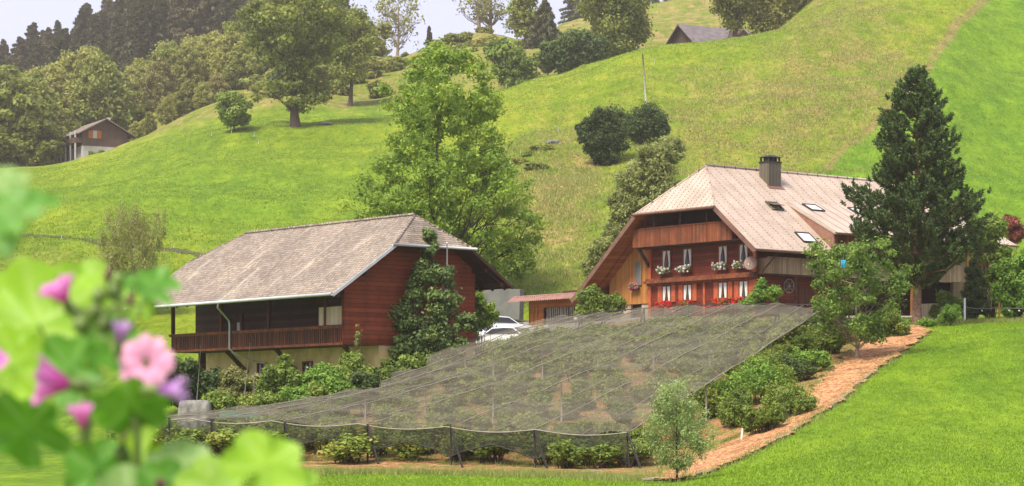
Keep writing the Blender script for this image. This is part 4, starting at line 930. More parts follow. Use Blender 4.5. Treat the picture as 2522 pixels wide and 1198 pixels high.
# farmhouse surroundings
pf = floc(-1.2, 14, 0)
bush('climbing_vine', 'dark climbing vine with orange berries at the left corner of the farmhouse', 1478, 170, [(1445, 735, 26, 34), (1480, 755, 42, 30), (1515, 752, 28, 32), (1462, 718, 16, 20), (1435, 770, 22, 22)], 150, .075, M['fol_mid'], 51)
bush('currant_bush', 'green bush in front of the farmhouse below the satellite dish', 1872, 156, [(1870, 735, 34, 22), (1905, 725, 26, 26), (1840, 748, 24, 18), (1875, 705, 14, 22)], 190, .06, M['fol_bright'], 52)
bush('boxwood_ball', 'clipped round boxwood left of the white post', 2338, 150, [(2338, 775, 32, 27)], 1000, .04, M['fol_bright'], 53, ncl=26, clf=.3)
bush('cypress_bush', 'dark cone shaped evergreen right of the rear balcony', 2404, 157, [(2404, 760, 42, 38), (2402, 715, 34, 40), (2400, 670, 20, 34)], 420, .055, M['fol_dark'], 54, ncl=24, clf=.34)
bush('low_herb_patch', 'low green herbs at the foot of the pine', 2282, 150, [(2282, 797, 30, 9)], 260, .04, M['fol_bright'], 55)
bush('leaning_shrub', 'green shrub leaning between pine and boxwood', 2330, 154, [(2325, 740, 24, 22), (2350, 755, 24, 24), (2305, 765, 14, 16)], 170, .05, M['fol_mid'], 56)
bush('plum_tree', 'light leafy tree overhanging the right end of the farmhouse roof', 2440, 158, [(2445, 560, 40, 40), (2420, 610, 42, 36), (2465, 625, 30, 36), (2445, 680, 36, 36), (2400, 560, 30, 28)], 170, .08, M['fol_mid'], 57, cat='tree', ncl=15)
bush('garden_shrub', 'large pale green shrub at the right edge behind the fence rope', 2492, 157, [(2480, 660, 34, 34), (2505, 700, 40, 40), (2470, 720, 36, 34), (2500, 755, 44, 30), (2540, 640, 34, 40), (2550, 720, 40, 50)], 190, .08, M['fol_bright'], 58)
bush('red_maple', 'small reddish brown tree beyond the farmhouse roof', 2495, 192, [(2492, 555, 26, 20), (2505, 580, 24, 20), (2480, 540, 12, 10)], 180, .09, M['fol_red'], 59, cat='tree')
bush('leafy_shrub', 'green shrub spilling over the upper end of the woodchip path', 2190, 143, [(2185, 790, 42, 34), (2205, 812, 38, 32), (2192, 845, 26, 20)], 200, .065, M['fol_mid'], 60)
# hillside bushes
yb = hit(1490, 408).y
bush('holly_bush', 'dark rounded bush, left and larger one of the pair on the bank', 1488, yb, [(1490, 300, 60, 48), (1470, 340, 50, 45), (1510, 345, 52, 45), (1490, 385, 36, 32), (1440, 320, 25, 35)], 170, .12, M['fol_dark'], 61, ncl=34, clf=.30)
bush('holly_bush', 'dark rounded bush, right and smaller one of the pair on the bank', 1590, yb + 12, [(1592, 295, 54, 42), (1575, 320, 46, 34), (1620, 320, 36, 28), (1550, 300, 20, 26)], 170, .12, M['fol_dark'], 62, ncl=34, clf=.30)
bush('grey_willow', 'tall grey green willow shrub directly left of the farmhouse roof', 1590, 205, [(1610, 400, 62, 50), (1565, 440, 55, 50), (1630, 450, 60, 50), (1540, 500, 48, 50), (1600, 520, 60, 55), (1530, 560, 40, 50), (1650, 370, 40, 35), (1480, 640, 50, 45), (1500, 600, 36, 36)], 200, .11, M['fol_willow'], 63, ncl=34, clf=.30, asp=.34, cat='shrub')
# meadow trees
tree('lime_tree', 'huge dark old tree with thick bare trunk on the upper meadow', 'tree', 727, hit(727, 313).y, -45,
     [(-40, 80), (0, 135), (60, 135), (110, 105), (150, 55), (172, 48), (205, 72), (235, 85), (262, 72), (280, 10)],
     tr=.72, ncl=190, clr=1.6, per=105, size=.31, fol=M['fol_oak'], bark=M['bark'], seed=71, t0=.13, limbs=36, flat=.55, asym=.25)
tree('maple_tree', 'slender tree with forked trunk right of the huge old tree', 'tree', 862, hit(862, 262).y, 25,
     [(25, 30), (60, 52), (110, 56), (160, 45), (200, 25)], tr=.42, ncl=90, clr=1.6, per=110, size=.3, fol=M['fol_oak'], bark=M['bark'], seed=72, t0=.28, limbs=24, flat=.7)
tree('round_tree', 'small round lone tree on the meadow edge left of the huge old tree', 'tree', 577, hit(577, 326).y, 232,
     [(232, 18), (255, 36), (280, 40), (302, 26), (310, 8)], tr=.16, ncl=60, clr=.9, per=150, size=.24, fol=M['fol_mid'], bark=M['bark'], seed=73, t0=.2, limbs=14)
bush('dark_undergrowth', 'dark undergrowth beside the trunk of the huge old tree', 695, hit(690, 262).y + 14, [(690, 215, 34, 36), (700, 185, 30, 26)], 220, .3, M['fol_dark'], 74)
tree('bare_ash_tree', 'half bare thin tree against the sky on the ridge', 'tree', 978, 606, -25,
     [(-20, 45), (20, 62), (70, 50), (100, 20)], tr=.42, ncl=90, clr=1.6, per=14, size=.36, fol=M['fol_olive'], bark=M['bark_pale'], seed=75, t0=.22, limbs=44, flat=.8)
tree('bare_ash_tree', 'left one of two bare trunked trees on the ridge beside the conifer', 'tree', 1180, 612, -70,
     [(-60, 40), (0, 48), (35, 45), (60, 12)], tr=.5, ncl=70, clr=1.6, per=12, size=.36, fol=M['fol_olive'], bark=M['bark_pale'], seed=76, t0=.2, limbs=34)
tree('bare_ash_tree', 'right one of two bare trunked trees on the ridge, with a long side branch', 'tree', 1206, 616, -80,
     [(-60, 40), (0, 50), (45, 52), (70, 12)], tr=.55, ncl=70, clr=1.6, per=14, size=.36, fol=M['fol_olive'], bark=M['bark_pale'], seed=77, t0=.2, limbs=34)
bush('ridge_shrub', 'yellowish shrub crown hiding the foot of the half bare ridge tree', 920, 590, [(905, 95, 30, 32), (925, 120, 34, 26), (945, 75, 22, 20)], 40, .4, M['fol_olive'], 78)
def conifer(name, label, px, Y, top, Rb, seed, fol='fol_spruce', group=None, **kw):
    e = put_tree(name, label, 'conifer', px, Y, group); Ht = (CY - e.location.z / Y * FPX - top) * mpp(Y)
    conifer_parts(e, Ht, Rb, Ht * .014 + .05, fol=M[fol], bark=M['bark'], seed=seed, **kw); return e
conifer('fir_tree', 'tiny lone conifer on the skyline', 1057, 612, 66, 1.1, 81, nbr=34, per=22, size=.3)
conifer('fir_tree', 'dark broad conifer on the ridge right of the bare trees', 1342, 560, 2, 4.6, 82, nbr=90, per=50, size=.42)
tree('poplar_tree', 'pale tree just left of the dark broad conifer', 'tree', 1297, 570, -30, [(-30, 25), (20, 38), (70, 36), (100, 20)], tr=.4, ncl=80, clr=1.7, per=80, size=.36, fol=M['fol_oak'], bark=M['bark'], seed=83, t0=.1, limbs=18)
bush('crest_bush', 'dark green bush behind the meadow crest, left of the wide one', 1250, 446, [(1245, 145, 50, 40), (1275, 165, 42, 42), (1225, 125, 36, 26), (1270, 195, 40, 26)], 300, .24, M['fol_mid'], 84, ncl=18)
bush('crest_bush', 'wide dark bush at the meadow crest with two trunks', 1405, 430, [(1370, 125, 42, 34), (1410, 105, 50, 34), (1455, 110, 46, 36), (1390, 145, 50, 28), (1440, 140, 40, 22), (1350, 155, 26, 22)], 280, .24, M['fol_dark'], 85, ncl=18)
tree('alder_tree', 'tall grey green tree at the crest left of the utility pole', 'tree', 1520, 452, -60, [(-60, 50), (0, 72), (60, 66), (110, 52), (150, 30)], tr=.5, ncl=130, clr=1.8, per=170, size=.3, fol=M['fol_oak'], bark=M['bark'], seed=86, t0=.04, limbs=16)
tree('crest_tree', 'bushy tree standing before the slate roofed chalet', 'tree', 1808, 455, -90, [(-90, 60), (-20, 70), (20, 60), (42, 30), (52, 8)], tr=.6, ncl=110, clr=1.5, per=120, size=.3, fol=M['fol_oak'], bark=M['bark'], seed=87, t0=.3, limbs=22)
for i, (px_, Y_, tp_, lab, fl) in enumerate([(1885, 470, -60, 'olive green tree just right of the chalet', 'fol_oak'), (1925, 455, -75, 'brownish tree in the small wood at the top', 'fol_olive'), (1960, 480, -95, 'tallest tree of the small wood at the top edge', 'fol_oak'), (1992, 462, -80, 'dark stemmed tree at the right end of the small wood', 'fol_oak'), (2035, 490, -110, 'last tree of the small wood beside the open slope', 'fol_olive')]):
    tree('crest_tree', lab, 'tree', px_, Y_, tp_, [(tp_, 20), (tp_ + 40, 42), (30, 38), (60, 26)], tr=.35, ncl=70, clr=1.5, per=110, size=.32, fol=M[fl], bark=M['bark'], seed=90 + i, t0=.1, limbs=14, group='trees of the small wood above the crest')

# woods: a few kinds built once, then copied tree by tree
def protos(kind, n):
    out = []
    for i in range(n):
        e = empty(kind[0], (0, 0, 0))
        if kind[1] == 'c': conifer_parts(e, 25, kind[4], .35, 74, 40, .55, M[kind[2]], M['bark'], 200 + i + kind[3], ragged=.28, power=.75)
        else:
            tree_parts(e, 17, [(.1, 3), (.3, 5.6), (.6, 6.4), (.85, 4.2), (1, 1.4)], .3, 150, 1.3, 80, .40, M[kind[2]], M['bark'], 300 + i + kind[3], t0=.08, limbs=14, flat=.75)
        out.append(e)
    return out
used = set()
def plant(src, px, Y, Ht, base, label, cat, group, wide=1.0):
    g_ = ground(px, Y)
    c = src if src.name not in used else copy_tree(src); used.add(src.name)
    s_ = Ht / base; c.location = (g_.x, g_.y, g_.z - .3); c.scale = (s_ * wide, s_ * wide, s_); c.rotation_euler = (0, 0, random.uniform(0, 6.28))
    tag(c, label, cat, group); return c
sp = protos(('spruce_tree', 'c', 'fol_spruce', 0, 4.6), 3) + protos(('spruce_tree', 'c', 'fol_sprucebr', 10, 5.2), 2)
grp = 'conifers of the dark wood on the left hill'
spots = []
for row, (Y0, n) in enumerate([(735, 24), (790, 26), (850, 26), (920, 26)]):
    for i in range(n):
        px_ = -60 + i * 930 / n + random.uniform(-14, 14)
        if px_ > 866 or (px_ > 560 and row > 1): continue
        spots.append((px_, Y0 + random.uniform(-18, 18)))
for k, (px_, Y_) in enumerate(spots):
    hh = np.interp(px_, [-60, 60, 230, 320, 900], [21, 22, 25, 28, 27]) * random.uniform(.82, 1.1)
    plant(sp[random.choice([0, 1, 2, 0, 1, 2, 3, 4])], px_, Y_, hh, 25, 'dark brownish green conifer of the wood on the left hill', 'conifer', grp, random.uniform(1.1, 1.5))
dc = protos(('woodland_tree', 'd', 'fol_olive', 0), 3) + protos(('woodland_tree', 'd', 'fol_oak', 20), 2) + protos(('woodland_tree', 'd', 'fol_autumn', 40), 1)
def shrub_protos():
    out = []
    for i in range(4):
        e = empty('slope_shrub'); g_ = np.random.default_rng(900 + i)
        bl = [(g_.uniform(-1.6, 1.6), g_.uniform(-.8, .8), g_.uniform(.5, 1.3), g_.uniform(.8, 1.5), .9, g_.uniform(.6, 1.2)) for _ in range(6)]
        bush_parts(e, bl, 60, .24, M[['fol_olive', 'fol_oak', 'fol_mid', 'fol_oak'][i]], M['bark'], 900 + i, ncl=13); out.append(e)
    return out
ss = shrub_protos()
grp = 'deciduous trees along the foot of the wood'
belt = []
for i in range(15): belt.append((-40 + i * 21 + random.uniform(-9, 9), random.uniform(560, 640), random.uniform(18, 23)))
for i in range(7): belt.append((-60 + i * 21 + random.uniform(-8, 8), random.uniform(520, 545), random.uniform(11, 17)))
for i in range(24): belt.append((255 + i * 18 + random.uniform(-9, 9), random.uniform(565, 690), random.uniform(10, 15)))
for i in range(9): belt.append((420 + i * 27 + random.uniform(-9, 9), random.uniform(640, 700), random.uniform(10, 14)))
for i in range(7): belt.append((335 + i * 34 + random.uniform(-9, 9), 545 + i * 2 + random.uniform(-6, 6), random.uniform(5, 8)))
for k, (px_, Y_, hh) in enumerate(belt):
    plant(dc[random.choice([0, 1, 2, 0, 1, 3, 4, 5])], px_, Y_, hh, 17, 'olive green deciduous tree at the foot of the dark wood', 'tree', grp, random.uniform(.70, 1.0))
for i, (px_, Y_, hh) in enumerate([(15, 505, 20), (60, 500, 16), (88, 497, 11), (-35, 500, 21), (70, 515, 19)]):
    plant(dc[3 + i % 2], px_, Y_, hh, 17, 'dark green leafy tree at the far left beside the chalet', 'tree', 'green trees left of the chalet', 1.1)
for i, (px_, Y_, hh) in enumerate([(640, 600, 14), (660, 640, 20), (800, 640, 15), (760, 600, 11), (900, 640, 9), (830, 600, 8), (600, 590, 10)]):
    plant(dc[3 + i % 2], px_, Y_, hh, 17, 'tree on the rough slope behind the huge old tree', 'tree', 'trees on the rough slope behind the old tree', 1.1)
for i, (px_, Y_, hh) in enumerate([(1415, 860, 22), (1440, 850, 20), (1465, 870, 22), (1560, 800, 6), (1590, 790, 7), (1615, 795, 6), (1640, 800, 5)]):
    plant(sp[i % 3], px_, Y_, hh, 25, 'far conifer on the hill beyond the crest', 'conifer', 'far conifers beyond the crest', 1.2)
for k, (px_, Y_, s_, lb) in enumerate([(236, 489, 1.5, 'dark shrub before the left half of the brown chalet'), (306, 492, 1.0, 'small dark shrub at the right corner of the brown chalet'), (322, 497, .8, 'low bush just right of the brown chalet')]):
    plant(ss[2], px_, Y_, s_, 1, lb, 'shrub', 'shrubs around the brown chalet', .6)
for k in range(70):
    px_ = random.choice([random.uniform(630, 960), random.uniform(660, 930), random.uniform(940, 1230)]); Y_ = random.uniform(488, 590) if px_ < 960 else random.uniform(500, 612)
    plant(ss[random.choice([0, 1, 1, 3])], px_, Y_, random.uniform(.6, 1.5) * (1.25 if px_ < 960 else .8), 1, 'low olive shrub on the rough slope below the ridge', 'shrub', 'low shrubs on the rough slope', random.uniform(.9, 1.4))
for k in range(16):
    plant(ss[k % 4], random.uniform(1290, 1560), random.uniform(455, 520), random.uniform(.7, 1.3), 1, 'shrub in the hollow behind the meadow crest', 'shrub', 'shrubs behind the meadow crest', 1.2)
for k, (px_, py_) in enumerate([(1225, 432), (1260, 405), (1300, 385), (1335, 372), (1290, 400), (1240, 460), (1215, 480), (1320, 420)]):
    q = hit(px_, py_, 200); plant(ss[k % 4], px_, q.y, random.uniform(.35, .6), 1, 'low bramble patch on the bank right of the tall ash tree', 'shrub', 'brambles on the bank by the ash tree', 1.3)

# ------------------------------------------------------------------ berry field: net, posts, bushes
NL = [at(262, 1024, 118), at(1545, 1066, 110), at(2040, 752, 137), at(1350, 784, 147)]
def net_pt(u, v, sag=True):
    a = NL[0].lerp(NL[1], u); b = NL[3].lerp(NL[2], u); q = a.lerp(b, v)
    q.z -= 1.1 * math.sin(math.pi * min(1, v / .78)) * max(0, 1 - u * 1.1) ** 2 + .10 * math.sin(math.pi * v) - .34 * v * math.sin(math.pi * u)
    return q
POSTU = []
for pxp in (415, 520, 700, 905, 1110, 1318, 1545):
    us = np.linspace(0, 1, 400); xs = [CX + FPX * net_pt(u, 0).x / net_pt(u, 0).y for u in us]; POSTU.append(float(us[np.argmin(np.abs(np.array(xs) - pxp))]))
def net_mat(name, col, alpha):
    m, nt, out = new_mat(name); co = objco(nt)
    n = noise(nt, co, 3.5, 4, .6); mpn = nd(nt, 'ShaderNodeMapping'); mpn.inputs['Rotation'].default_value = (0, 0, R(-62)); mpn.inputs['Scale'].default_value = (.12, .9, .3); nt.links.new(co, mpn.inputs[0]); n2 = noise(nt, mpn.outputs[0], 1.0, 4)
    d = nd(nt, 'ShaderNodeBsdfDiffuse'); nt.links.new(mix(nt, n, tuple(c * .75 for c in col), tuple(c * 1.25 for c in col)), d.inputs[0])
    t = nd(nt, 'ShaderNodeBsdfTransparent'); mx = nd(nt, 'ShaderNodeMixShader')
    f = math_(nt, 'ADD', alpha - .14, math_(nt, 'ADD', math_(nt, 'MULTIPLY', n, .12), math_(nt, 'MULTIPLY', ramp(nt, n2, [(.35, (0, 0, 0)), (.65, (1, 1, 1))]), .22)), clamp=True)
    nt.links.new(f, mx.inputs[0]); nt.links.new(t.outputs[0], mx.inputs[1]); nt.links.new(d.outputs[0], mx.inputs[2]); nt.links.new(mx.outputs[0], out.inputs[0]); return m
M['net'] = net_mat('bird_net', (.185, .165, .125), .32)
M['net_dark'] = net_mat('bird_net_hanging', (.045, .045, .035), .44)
def build_net():
    rt = empty('bird_net', net_pt(.5, 0)[:]); rt.location.z = h(rt.location.x, rt.location.y); tag(rt, 'grey brown bird net stretched over the sloping berry field', 'net'); o = rt.location
    nu, nv = 170, 90; V = []
    for i in range(nu + 1):
        u = i / nu; k = np.searchsorted(POSTU, u, 'right') - 1; k = min(max(k, 0), len(POSTU) - 2); fu = (u - POSTU[k]) / (POSTU[k + 1] - POSTU[k])
        for j in range(nv + 1):
            v = j / nv; q = net_pt(u, v); q.z -= (.30 - .2 * v) * math.sin(math.pi * fu) ** 2 * (.6 + .4 * math.sin(v * 9.4) ** 2) + .035 * math.sin(u * 90 + v * 31) + .035 * math.sin(v * 57 - u * 40) + .05 * math.sin(v * 23 + u * 17)
            q.z = max(q.z, h(q.x, q.y) + .9); V.append(tuple(q - o))
    i = np.arange(nu)[:, None] * (nv + 1) + np.arange(nv)[None]; F = np.stack([i, i + nv + 1, i + nv + 2, i + 1], -1).reshape(-1, 4)
    np_mesh('net_roof', V, F, M['net'], rt, smooth=True)
    # hanging front and side, pulled down at the posts
    def hang(name, side):
        V = []; n = 240; m_ = 8
        for i in range(n + 1):
            t = i / n; q = net_pt(t, 0) if side == 'f' else net_pt(t, 1)
            if True:
                k = min(max(np.searchsorted(POSTU, t, 'right') - 1, 0), len(POSTU) - 2); fu = (t - POSTU[k]) / (POSTU[k + 1] - POSTU[k])
            q.z -= .30 * math.sin(math.pi * fu) ** 2 * .6
            L = 1.35 - .85 * max(0, 1 - abs(2 * fu - 1)) ** .8
            if side != 'f': L = 1.1
            L = min(L, q.z - h(q.x, q.y) - .05)
            for j in range(m_ + 1):
                s_ = j / m_; V.append((q.x - o.x, q.y - o.y - .12 * s_ + .05 * math.sin(t * 160 + s_ * 3) * s_, q.z - o.z - L * s_))
        i = np.arange(n)[:, None] * (m_ + 1) + np.arange(m_)[None]; F = np.stack([i, i + m_ + 1, i + m_ + 2, i + 1], -1).reshape(-1, 4)
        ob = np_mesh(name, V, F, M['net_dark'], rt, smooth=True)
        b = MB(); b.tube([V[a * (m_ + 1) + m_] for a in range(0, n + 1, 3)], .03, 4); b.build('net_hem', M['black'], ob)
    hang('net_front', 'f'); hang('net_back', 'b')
    for u in POSTU:
        b = MB(); pts = []
        for j in range(61):
            q = net_pt(u, j / 60); q.z = max(q.z, h(q.x, q.y) + .93) + .02 + .012 * math.sin(j * 1.3 + u * 40) + .03 * math.sin(j / 60 * 23 + u * 17); pts.append(q - o)
        b.tube(pts, .022, 5); b.build('seam_rope', M['rope'], rt)
    for k in range(len(POSTU) - 1):
        u = (POSTU[k] + POSTU[k + 1]) / 2; b = MB(); pts = []
        for j in range(61):
            q = net_pt(u, j / 60); q.z -= (.30 - .2 * j / 60) * (.6 + .4 * math.sin(j / 60 * 9.4) ** 2); q.z = max(q.z, h(q.x, q.y) + .93) + .03; pts.append(q - o)
        b.tube(pts, .011, 4); b.build('seam_rope', M['rope'], rt)
    for v in (0, 1):
        b = MB(); b.tube([net_pt(j / 60, v) - o + Vector((0, 0, -.18 * abs(math.sin(math.pi * j / 10)) if v == 0 else 0)) for j in range(61)], .03, 5); b.build('edge_rope', M['rope'] if v == 0 else M['black'], rt)
M['rope'] = plain('net_seam', (.27, .25, .20), .9, .15, 3, .1)
build_net()
for k, u in enumerate(POSTU):
    for v in (0.0, .34, .67, 1.0):
        q = net_pt(u, v); zb_ = h(q.x, q.y); zt = max(q.z, zb_ + .93)
        e = empty('net_post', (q.x, q.y, zb_)); L = zt - zb_
        b = MB(); b.tube([(0, 0, -.3), (.02, 0, L * .5), (0, 0, L)], [.05, .045, .04], 7); b.build('pole', M['black'] if v in (0, 1) else M['grey_pole'], e)
        where = 'front' if v == 0 else 'back' if v == 1 else 'middle'
        if v in (0.0, 1.0):
            b = MB(); s_ = 1 if v == 0 else -1
            b.bar((0.02, -.02, L - .05), (.55 if v == 0 else -.5, -.9 * s_, h(q.x + .5 * s_, q.y - .9 * s_) - zb_), .075); b.build('brace', M['black'], e)
            if v == 0 and k == len(POSTU) - 1:
                b = MB(); b.bar((-.02, -.02, L * .72), (.12, -.1, -.15), .075); b.bar((.35, -.5, L * .45), (.1, -.1, 0), .06); b.build('strut', M['black'], e)
        order = ['leftmost', 'second from left', 'third from left', 'fourth from left', 'fifth from left', 'sixth from left', 'rightmost'][k]
        rowt = {0.0: 'front row', .34: 'second row', .67: 'third row', 1.0: 'back row'}[v]
        tag(e, f'net post under the berry net, {order} of the {rowt}', 'post', 'posts holding up the berry net')

def berry_protos():
    out = []
    for i in range(5):
        e = empty('berry_bush'); g = np.random.default_rng(500 + i)
        bl = [(g.uniform(-.3, .3), g.uniform(-.3, .3), g.uniform(.45, .95), .42, .42, .40) for _ in range(4)]
        bush_parts(e, bl, 62, .065, M['fol_berry'], M['bark'], 500 + i, ncl=11, stems=4, clf=.5); out.append(e)
    return out
bp = berry_protos(); gb = 'berry bushes growing under the net'
cnt = 0
rows = 13
for r_ in range(rows):
    u = .03 + .94 * r_ / (rows - 1)
    for c_ in range(21):
        v = -.02 + c_ * .059 + random.uniform(-.012, .012)
        if random.random() < (.16 if c_ < 3 else .12 if c_ > 14 else .26): continue
        q = net_pt(u, v)
        if v > 1.02 and u < .25: continue
        x = q.x + random.uniform(-.35, .35); y = q.y + random.uniform(-.35, .35) + (random.uniform(.2, .9) if c_ == 0 else 0)
        s_ = random.uniform(.7, 1.3) * (1.05 if c_ < 2 else 1.0)
        src = bp[random.randrange(5)]; c = src if src.name not in used else copy_tree(src); used.add(src.name)
        c.location = (x, y, h(x, y)); s_ *= 1.38 if c_ < 3 else 1.25 if c_ > 14 else 1.0; c.scale = (s_ * 1.1, s_ * 1.1, min(s_ * random.uniform(.95, 1.2), max(.5, (max(net_pt(min(1, max(0, u)), min(1, max(0, v))).z, h(x, y) + .9) - h(x, y) - .3) / 1.45))); c.rotation_euler = (0, 0, random.uniform(0, 6.28))
        tag(c, 'leafy berry bush in a row under the sloping net', 'bush', gb); cnt += 1
# bushes right of the net
for i, (px_, py_, s_, lab) in enumerate([(1850, 985, 1.9, 'large bright green bush beside the woodchip path'), (1905, 960, 1.7, 'mid green bush between net edge and path bend'), (1950, 925, 1.4, 'dark bush above the path bend'), (1880, 1050, 1.1, 'low leafy bush touching the lower path edge'), (1820, 1030, 1.5, 'grey green bush nearest the young tree'), (1995, 900, 1.2, 'bush below the dark net post'), (1960, 1010, 1.0, 'small yellow green bush at the path edge'), (1995, 850, 1.3, 'round bush under the right net edge'), (1925, 1010, 1.3, 'bushy shrub in the middle of the right row'), (2060, 855, .9, 'low bush right of the dark net post')]):
    q = hit(px_, py_ + 22); e = empty('currant_bush', q[:]); e.rotation_euler = (0, 0, i * 1.1); g = np.random.default_rng(620 + i)
    bl = [(g.uniform(-.55, .55) * s_, g.uniform(-.4, .4) * s_, g.uniform(.35, .85) * s_, .45 * s_, .45 * s_, .42 * s_) for _ in range(5)]
    bush_parts(e, bl, 130, .06, M[['fol_bright', 'fol_mid', 'fol_dark', 'fol_berry', 'fol_mid'][i % 5]], M['bark'], 620 + i, ncl=12); tag(e, lab, 'bush', 'bushes right of the berry net')

# ------------------------------------------------------------------ small things
def post(name, label, px, py_base, hgt, r, mat, cat='post', group=None, lean=(0, 0), sq=False):
    q = hit(px, py_base); b = MB()
    if sq: b.bar((0, 0, -.2), (lean[0], lean[1], hgt), r * 2)
    else: b.tube([(0, 0, -.2), (lean[0] * .5, lean[1] * .5, hgt * .5), (lean[0], lean[1], hgt)], [r, r, r * .9], 7)
    o = b.build(name, M[mat]); o.location = q; return tag(o, label, cat, group)
post('white_post', 'white painted square post at the edge of the right meadow', 2376, 797, 1.5, .055, 'white', sq=True)
post('wooden_post', 'thin pale wooden post carrying the fence rope', 2461, 791, 1.15, .045, 'orange_vert', sq=True)
qa = hit(2376, 797); qb = hit(2461, 791); qc = hit(2560, 790)
b = MB(); P0 = qa + Vector((0, 0, .95)); P1 = qb + Vector((0, 0, .8)); P2 = qc + Vector((0, 0, .8))
pts = []
for a_, c_ in ((P0, P1), (P1, P2)):
    for i in range(8): t = i / 8; v_ = a_.lerp(c_, t); v_.z -= .08 * math.sin(math.pi * t); pts.append(v_)
b.tube(pts, .014, 5); rp = b.build('fence_rope', M['rope']); tag(rp, 'pale fence rope running from the white post to the right', 'rope')
b = MB()
for t in (pts[4], pts[10], pts[12]): b.tube([t + Vector((0, 0, -.16)), t + Vector((0, 0, -.06))], .045, 8)
b.build('insulator', M['white'], rp)
post('white_stake', 'short white stake beside the young tree and path', 1824, 1092, .62, .035, 'white', sq=True, lean=(.08, 0))
post('leaning_pole', 'thin white pole leaning at the foot of the pine', 2262, 792, 1.3, .028, 'white', cat='pole', lean=(-.22, 0))
for i, (px_, py_, hh, lab) in enumerate([(1252, 712, .9, 'pale fence stake nearest the barn roof corner'), (1270, 712, .8, 'second pale fence stake right of the barn roof corner'), (1295, 716, .75, 'third pale fence stake on the bank above the shed'), (1314, 716, .6, 'fourth pale fence stake on the bank above the shed'), (1334, 716, .55, 'rightmost pale fence stake above the shed')]):
    post('fence_stake', lab, px_, py_ - 4, hh, .04, 'grey_pole', group='fence stakes above the shed')
for i, (px_, py_, lab) in enumerate([(500, 622, 'white fence peg right of the birch on the track'), (152, 590, 'white fence peg on the track at far left'), (428, 612, 'white fence peg between birch and barn roof'), (637, 356, 'white fence peg below the small round tree'), (626, 338, 'upper white peg beside the small round tree'), (521, 335, 'white peg left of the small round tree'), (570, 330, 'white peg at the foot of the small round tree'), (1612, 158, 'white peg on the upper meadow right of the utility pole'), (915, 240, 'white peg below the slender forked tree'), (1375, 325, 'white peg on the bank near the boulder')]):
    q = hit(px_, py_); post('fence_peg', lab, px_, py_, q.y * .0024, q.y * .00007 + .008, 'concrete_pale', group='white electric fence pegs')
# utility pole
q = hit(1592, 262); b = MB(); b.tube([(0, 0, -.5), (-.25, 0, 3.4), (-.5, 0, 6.9)], [.13, .11, .09], 8); up_ = b.build('utility_pole', M['grey_pole']); up_.location = q; tag(up_, 'leaning grey wooden utility pole on the meadow above the dark bushes', 'pole')
# boulder, branches
def rock(name, label, px, py, s, mat='stone', cat='rock'):
    q = hit(px, py); g = np.random.default_rng(int(px)); nu, nv = 14, 9; V = []
    for j in range(nv + 1):
        for i in range(nu):
            a = 2 * math.pi * i / nu; e_ = math.pi * j / nv - math.pi / 2; rr_ = 1 + .16 * math.sin(3 * a + j) + .1 * g.normal() * (0 < j < nv)
            V.append((s[0] * math.cos(a) * math.cos(e_) * rr_, s[1] * math.sin(a) * math.cos(e_) * rr_, s[2] * (math.sin(e_) * rr_ + .45)))
    F = [(j * nu + i, j * nu + (i + 1) % nu, (j + 1) * nu + (i + 1) % nu, (j + 1) * nu + i) for j in range(nv) for i in range(nu)]
    o = np_mesh(name, V, F, M[mat], smooth=False); o.location = q; return tag(o, label, cat)
rock('boulder', 'grey boulder lying on the bank between the ash tree and the dark bushes', 1362, 356, (.9, .7, .35), 'concrete')
rock('boulder', 'small grey rocks at the foot of the huge old tree', 803, 308, (1.1, .7, .3), 'concrete')
# logs edging the path
lg = [(1700, 1180, 1760, 1162), (1890, 1100, 1950, 1072), (1948, 1066, 1985, 1046), (2040, 1012, 2100, 966), (2110, 955, 2160, 915), (1420, 1176, 1478, 1166), (1580, 1188, 1650, 1184)]
lab = ['log at the foot of the path below the young tree', 'log edging the lower bend of the path', 'short log just above the lower path bend', 'long log along the middle of the path edge', 'log high up along the path edge', 'pale loose log in front of the net', 'thin log left of the young tree base']
for (a1, b1, a2, b2), l_ in zip(lg, lab):
    q1, q2 = hit(a1, b1), hit(a2, b2); b = MB(); d_ = q2 - q1; b.tube([Vector((0, 0, .06)), d_ * .5 + Vector((0, 0, .09)), d_ + Vector((0, 0, .06))], [.07, .075, .06], 8); o = b.build('edging_log', M['bark_pale']); o.location = q1; tag(o, l_, 'log', 'logs edging the woodchip path')
# white scare balls
for (px_, py_, tp_, lab_) in ((1228, 1138, 1112, 'white ball on a stick in front of the net'), (1418, 0, 0, 'white ball on the back edge of the net near the vine')):
    if py_: q = hit(px_, py_); hh = (py_ - tp_) * mpp(q.y)
    else: q = ground(px_, 149.0); hh = (CY - 787) * mpp(149) - q.z
    e = empty('marker_ball', q[:]); tag(e, lab_, 'ball'); b = MB(); b.tube([(0, 0, -.2), (0, 0, hh - .1)], .022, 6); b.build('stick', M['grey_pole'], e)
    V = []; nu, nv = 14, 9; rb = .13
    for j in range(nv + 1):
        for i in range(nu): a = 2 * math.pi * i / nu; e_ = math.pi * j / nv - math.pi / 2; V.append((rb * math.cos(a) * math.cos(e_), rb * math.sin(a) * math.cos(e_), hh + rb * .92 * math.sin(e_)))
    np_mesh('ball', V, [(j * nu + i, j * nu + (i + 1) % nu, (j + 1) * nu + (i + 1) % nu, (j + 1) * nu + i) for j in range(nv) for i in range(nu)], M['white'], e, smooth=True)
